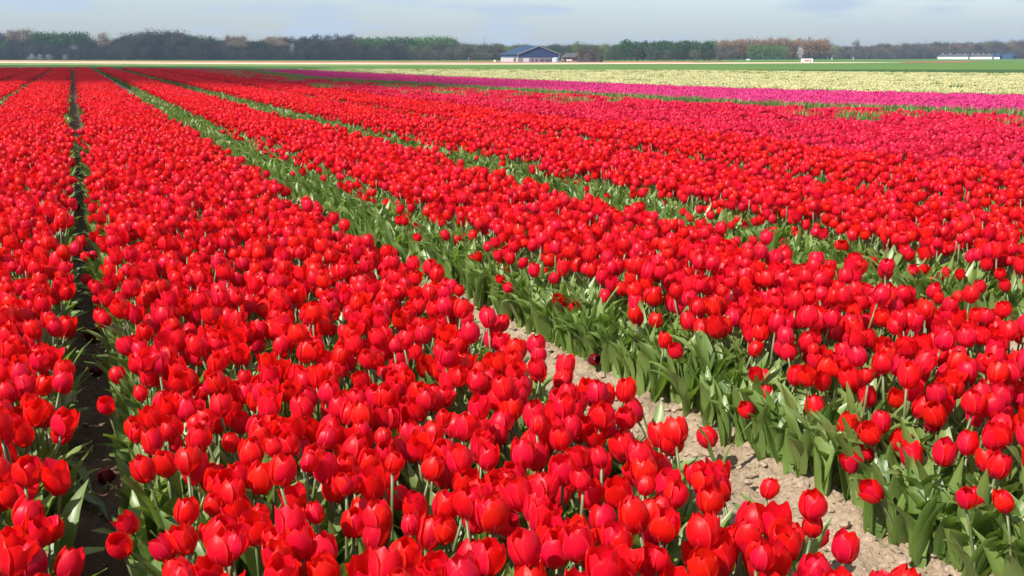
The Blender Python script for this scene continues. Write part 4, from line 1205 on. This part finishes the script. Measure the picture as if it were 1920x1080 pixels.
# ------------------------------------------------------------------ clouds: real clouds high up to the left, outside the picture, that shade part of the field and the wood
def cloud_mat():
    m, n, l, out = new_mat('cloud_vapour')
    d = n.new('ShaderNodeBsdfDiffuse'); d.inputs['Color'].default_value = (.9, .9, .9, 1)
    t = n.new('ShaderNodeBsdfTranslucent'); t.inputs['Color'].default_value = (.9, .9, .9, 1)
    tr = n.new('ShaderNodeBsdfTransparent')
    a = n.new('ShaderNodeMixShader'); a.inputs['Fac'].default_value = .5; l.new(d.outputs[0], a.inputs[1]); l.new(t.outputs[0], a.inputs[2])
    b = n.new('ShaderNodeMixShader'); b.inputs['Fac'].default_value = .86; l.new(tr.outputs[0], b.inputs[1]); l.new(a.outputs[0], b.inputs[2])
    l.new(b.outputs[0], out.inputs['Surface']); return m
M['cloud'] = cloud_mat()
M['thin_cloud'] = M['cloud'].copy()
for n_ in M['thin_cloud'].node_tree.nodes:
    if n_.type == 'MIX_SHADER' and n_.inputs[0].default_value > .8: n_.inputs[0].default_value = .4
def cloud(name, foot, alt, thick, label, mat='cloud'):
    """closed puffy slab of cloud whose shadow on the ground is the outline foot (world x, y)"""
    import bmesh
    off = TO_SUN * (alt / TO_SUN.z)
    xs_ = [p[0] for p in foot]; ys_ = [p[1] for p in foot]
    st = max(max(xs_) - min(xs_), max(ys_) - min(ys_)) / 70
    cx_, cy_ = sum(xs_) / len(xs_), sum(ys_) / len(ys_)
    # outline ring, then inner rings pulled up: dome top and flatter bottom
    n = 96; ring = []
    per = []
    pts = [Vector((a, b)) for a, b in foot]
    for i in range(len(pts)):
        a, b = pts[i], pts[(i + 1) % len(pts)]
        m_ = max(2, int((b - a).length / st))
        for j in range(m_): per.append(a.lerp(b, j / m_))
    n = len(per); vs = []; fs = []
    levels = [(1.0, 0.0), (.97, .35), (.88, .65), (.7, .85), (.4, .97), (.05, 1.0)]
    for sgn in (1, -1):
        for q, z in levels:
            for i, p in enumerate(per):
                x_ = cx_ + (p.x - cx_) * q; y_ = cy_ + (p.y - cy_) * q
                bump = mnoise.fractal(Vector((x_ * .03, y_ * .03, z)), .8, 2, 4) * thick * .35
                zz = alt + (z * thick + bump * z) * (1 if sgn > 0 else -.25)
                k_ = zz / alt
                vs.append((x_ + off.x * k_, y_ + off.y * k_, zz))
    nl = len(levels)
    for s in range(2):
        for q in range(nl - 1):
            for i in range(n):
                b = s * nl * n + q * n; a = (b + i, b + (i + 1) % n, b + n + (i + 1) % n, b + n + i)
                fs.append(a if s == 0 else a[::-1])
    fs.append(tuple(range((nl - 1) * n, nl * n))); fs.append(tuple(reversed(range((2 * nl - 1) * n, 2 * nl * n))))
    mb = MB(); mb.add(vs, fs)
    o = mb.build(name, M[mat], smooth=True); tag(o, label, kind='structure'); return o
def g2(px, py): return tuple(gpt(px, py, .2)[:2])
foot = [(-120, 34), (-60, 40)] + [g2(60, 158), g2(250, 161), g2(400, 165.5), g2(560, 168), g2(700, 171), g2(860, 173), g2(1000, 172), g2(1020, 166), g2(900, 156), g2(760, 145), g2(660, 136)] + [g2(560, 128.5), g2(430, 125), g2(250, 123), (-40, 126), (-120, 130)]
cloud('cloud', foot, 420, 26, 'low white cloud to the left whose shadow darkens the far ends of the red beds')
foot2 = [tuple(dpt(-450, 400)[:2]), tuple(dpt(-450, 520)[:2]), tuple(dpt(870, 470)[:2]), tuple(dpt(760, 378)[:2]), tuple(dpt(430, 374)[:2]), tuple(dpt(100, 395)[:2])]
cloud('cloud', foot2, 420, 26, 'low white cloud farther back that shades the left part of the wood', 'thin_cloud')

# ------------------------------------------------------------------ haze
HAZE = 0.0004
if HAZE:
    hz = MB(); hz.box(-1500, 1500, -1500, 1500, -1.3, 60)
    m, n, l, out = new_mat('haze_air')
    pv = n.new('ShaderNodeVolumePrincipled'); pv.inputs['Color'].default_value = (.58, .77, 1.0, 1); pv.inputs['Density'].default_value = HAZE; pv.inputs['Anisotropy'].default_value = .3
    l.new(pv.outputs['Volume'], out.inputs['Volume'])
    o = hz.build('haze', m); tag(o, 'thin blue haze in the air over the fields', kind='stuff')
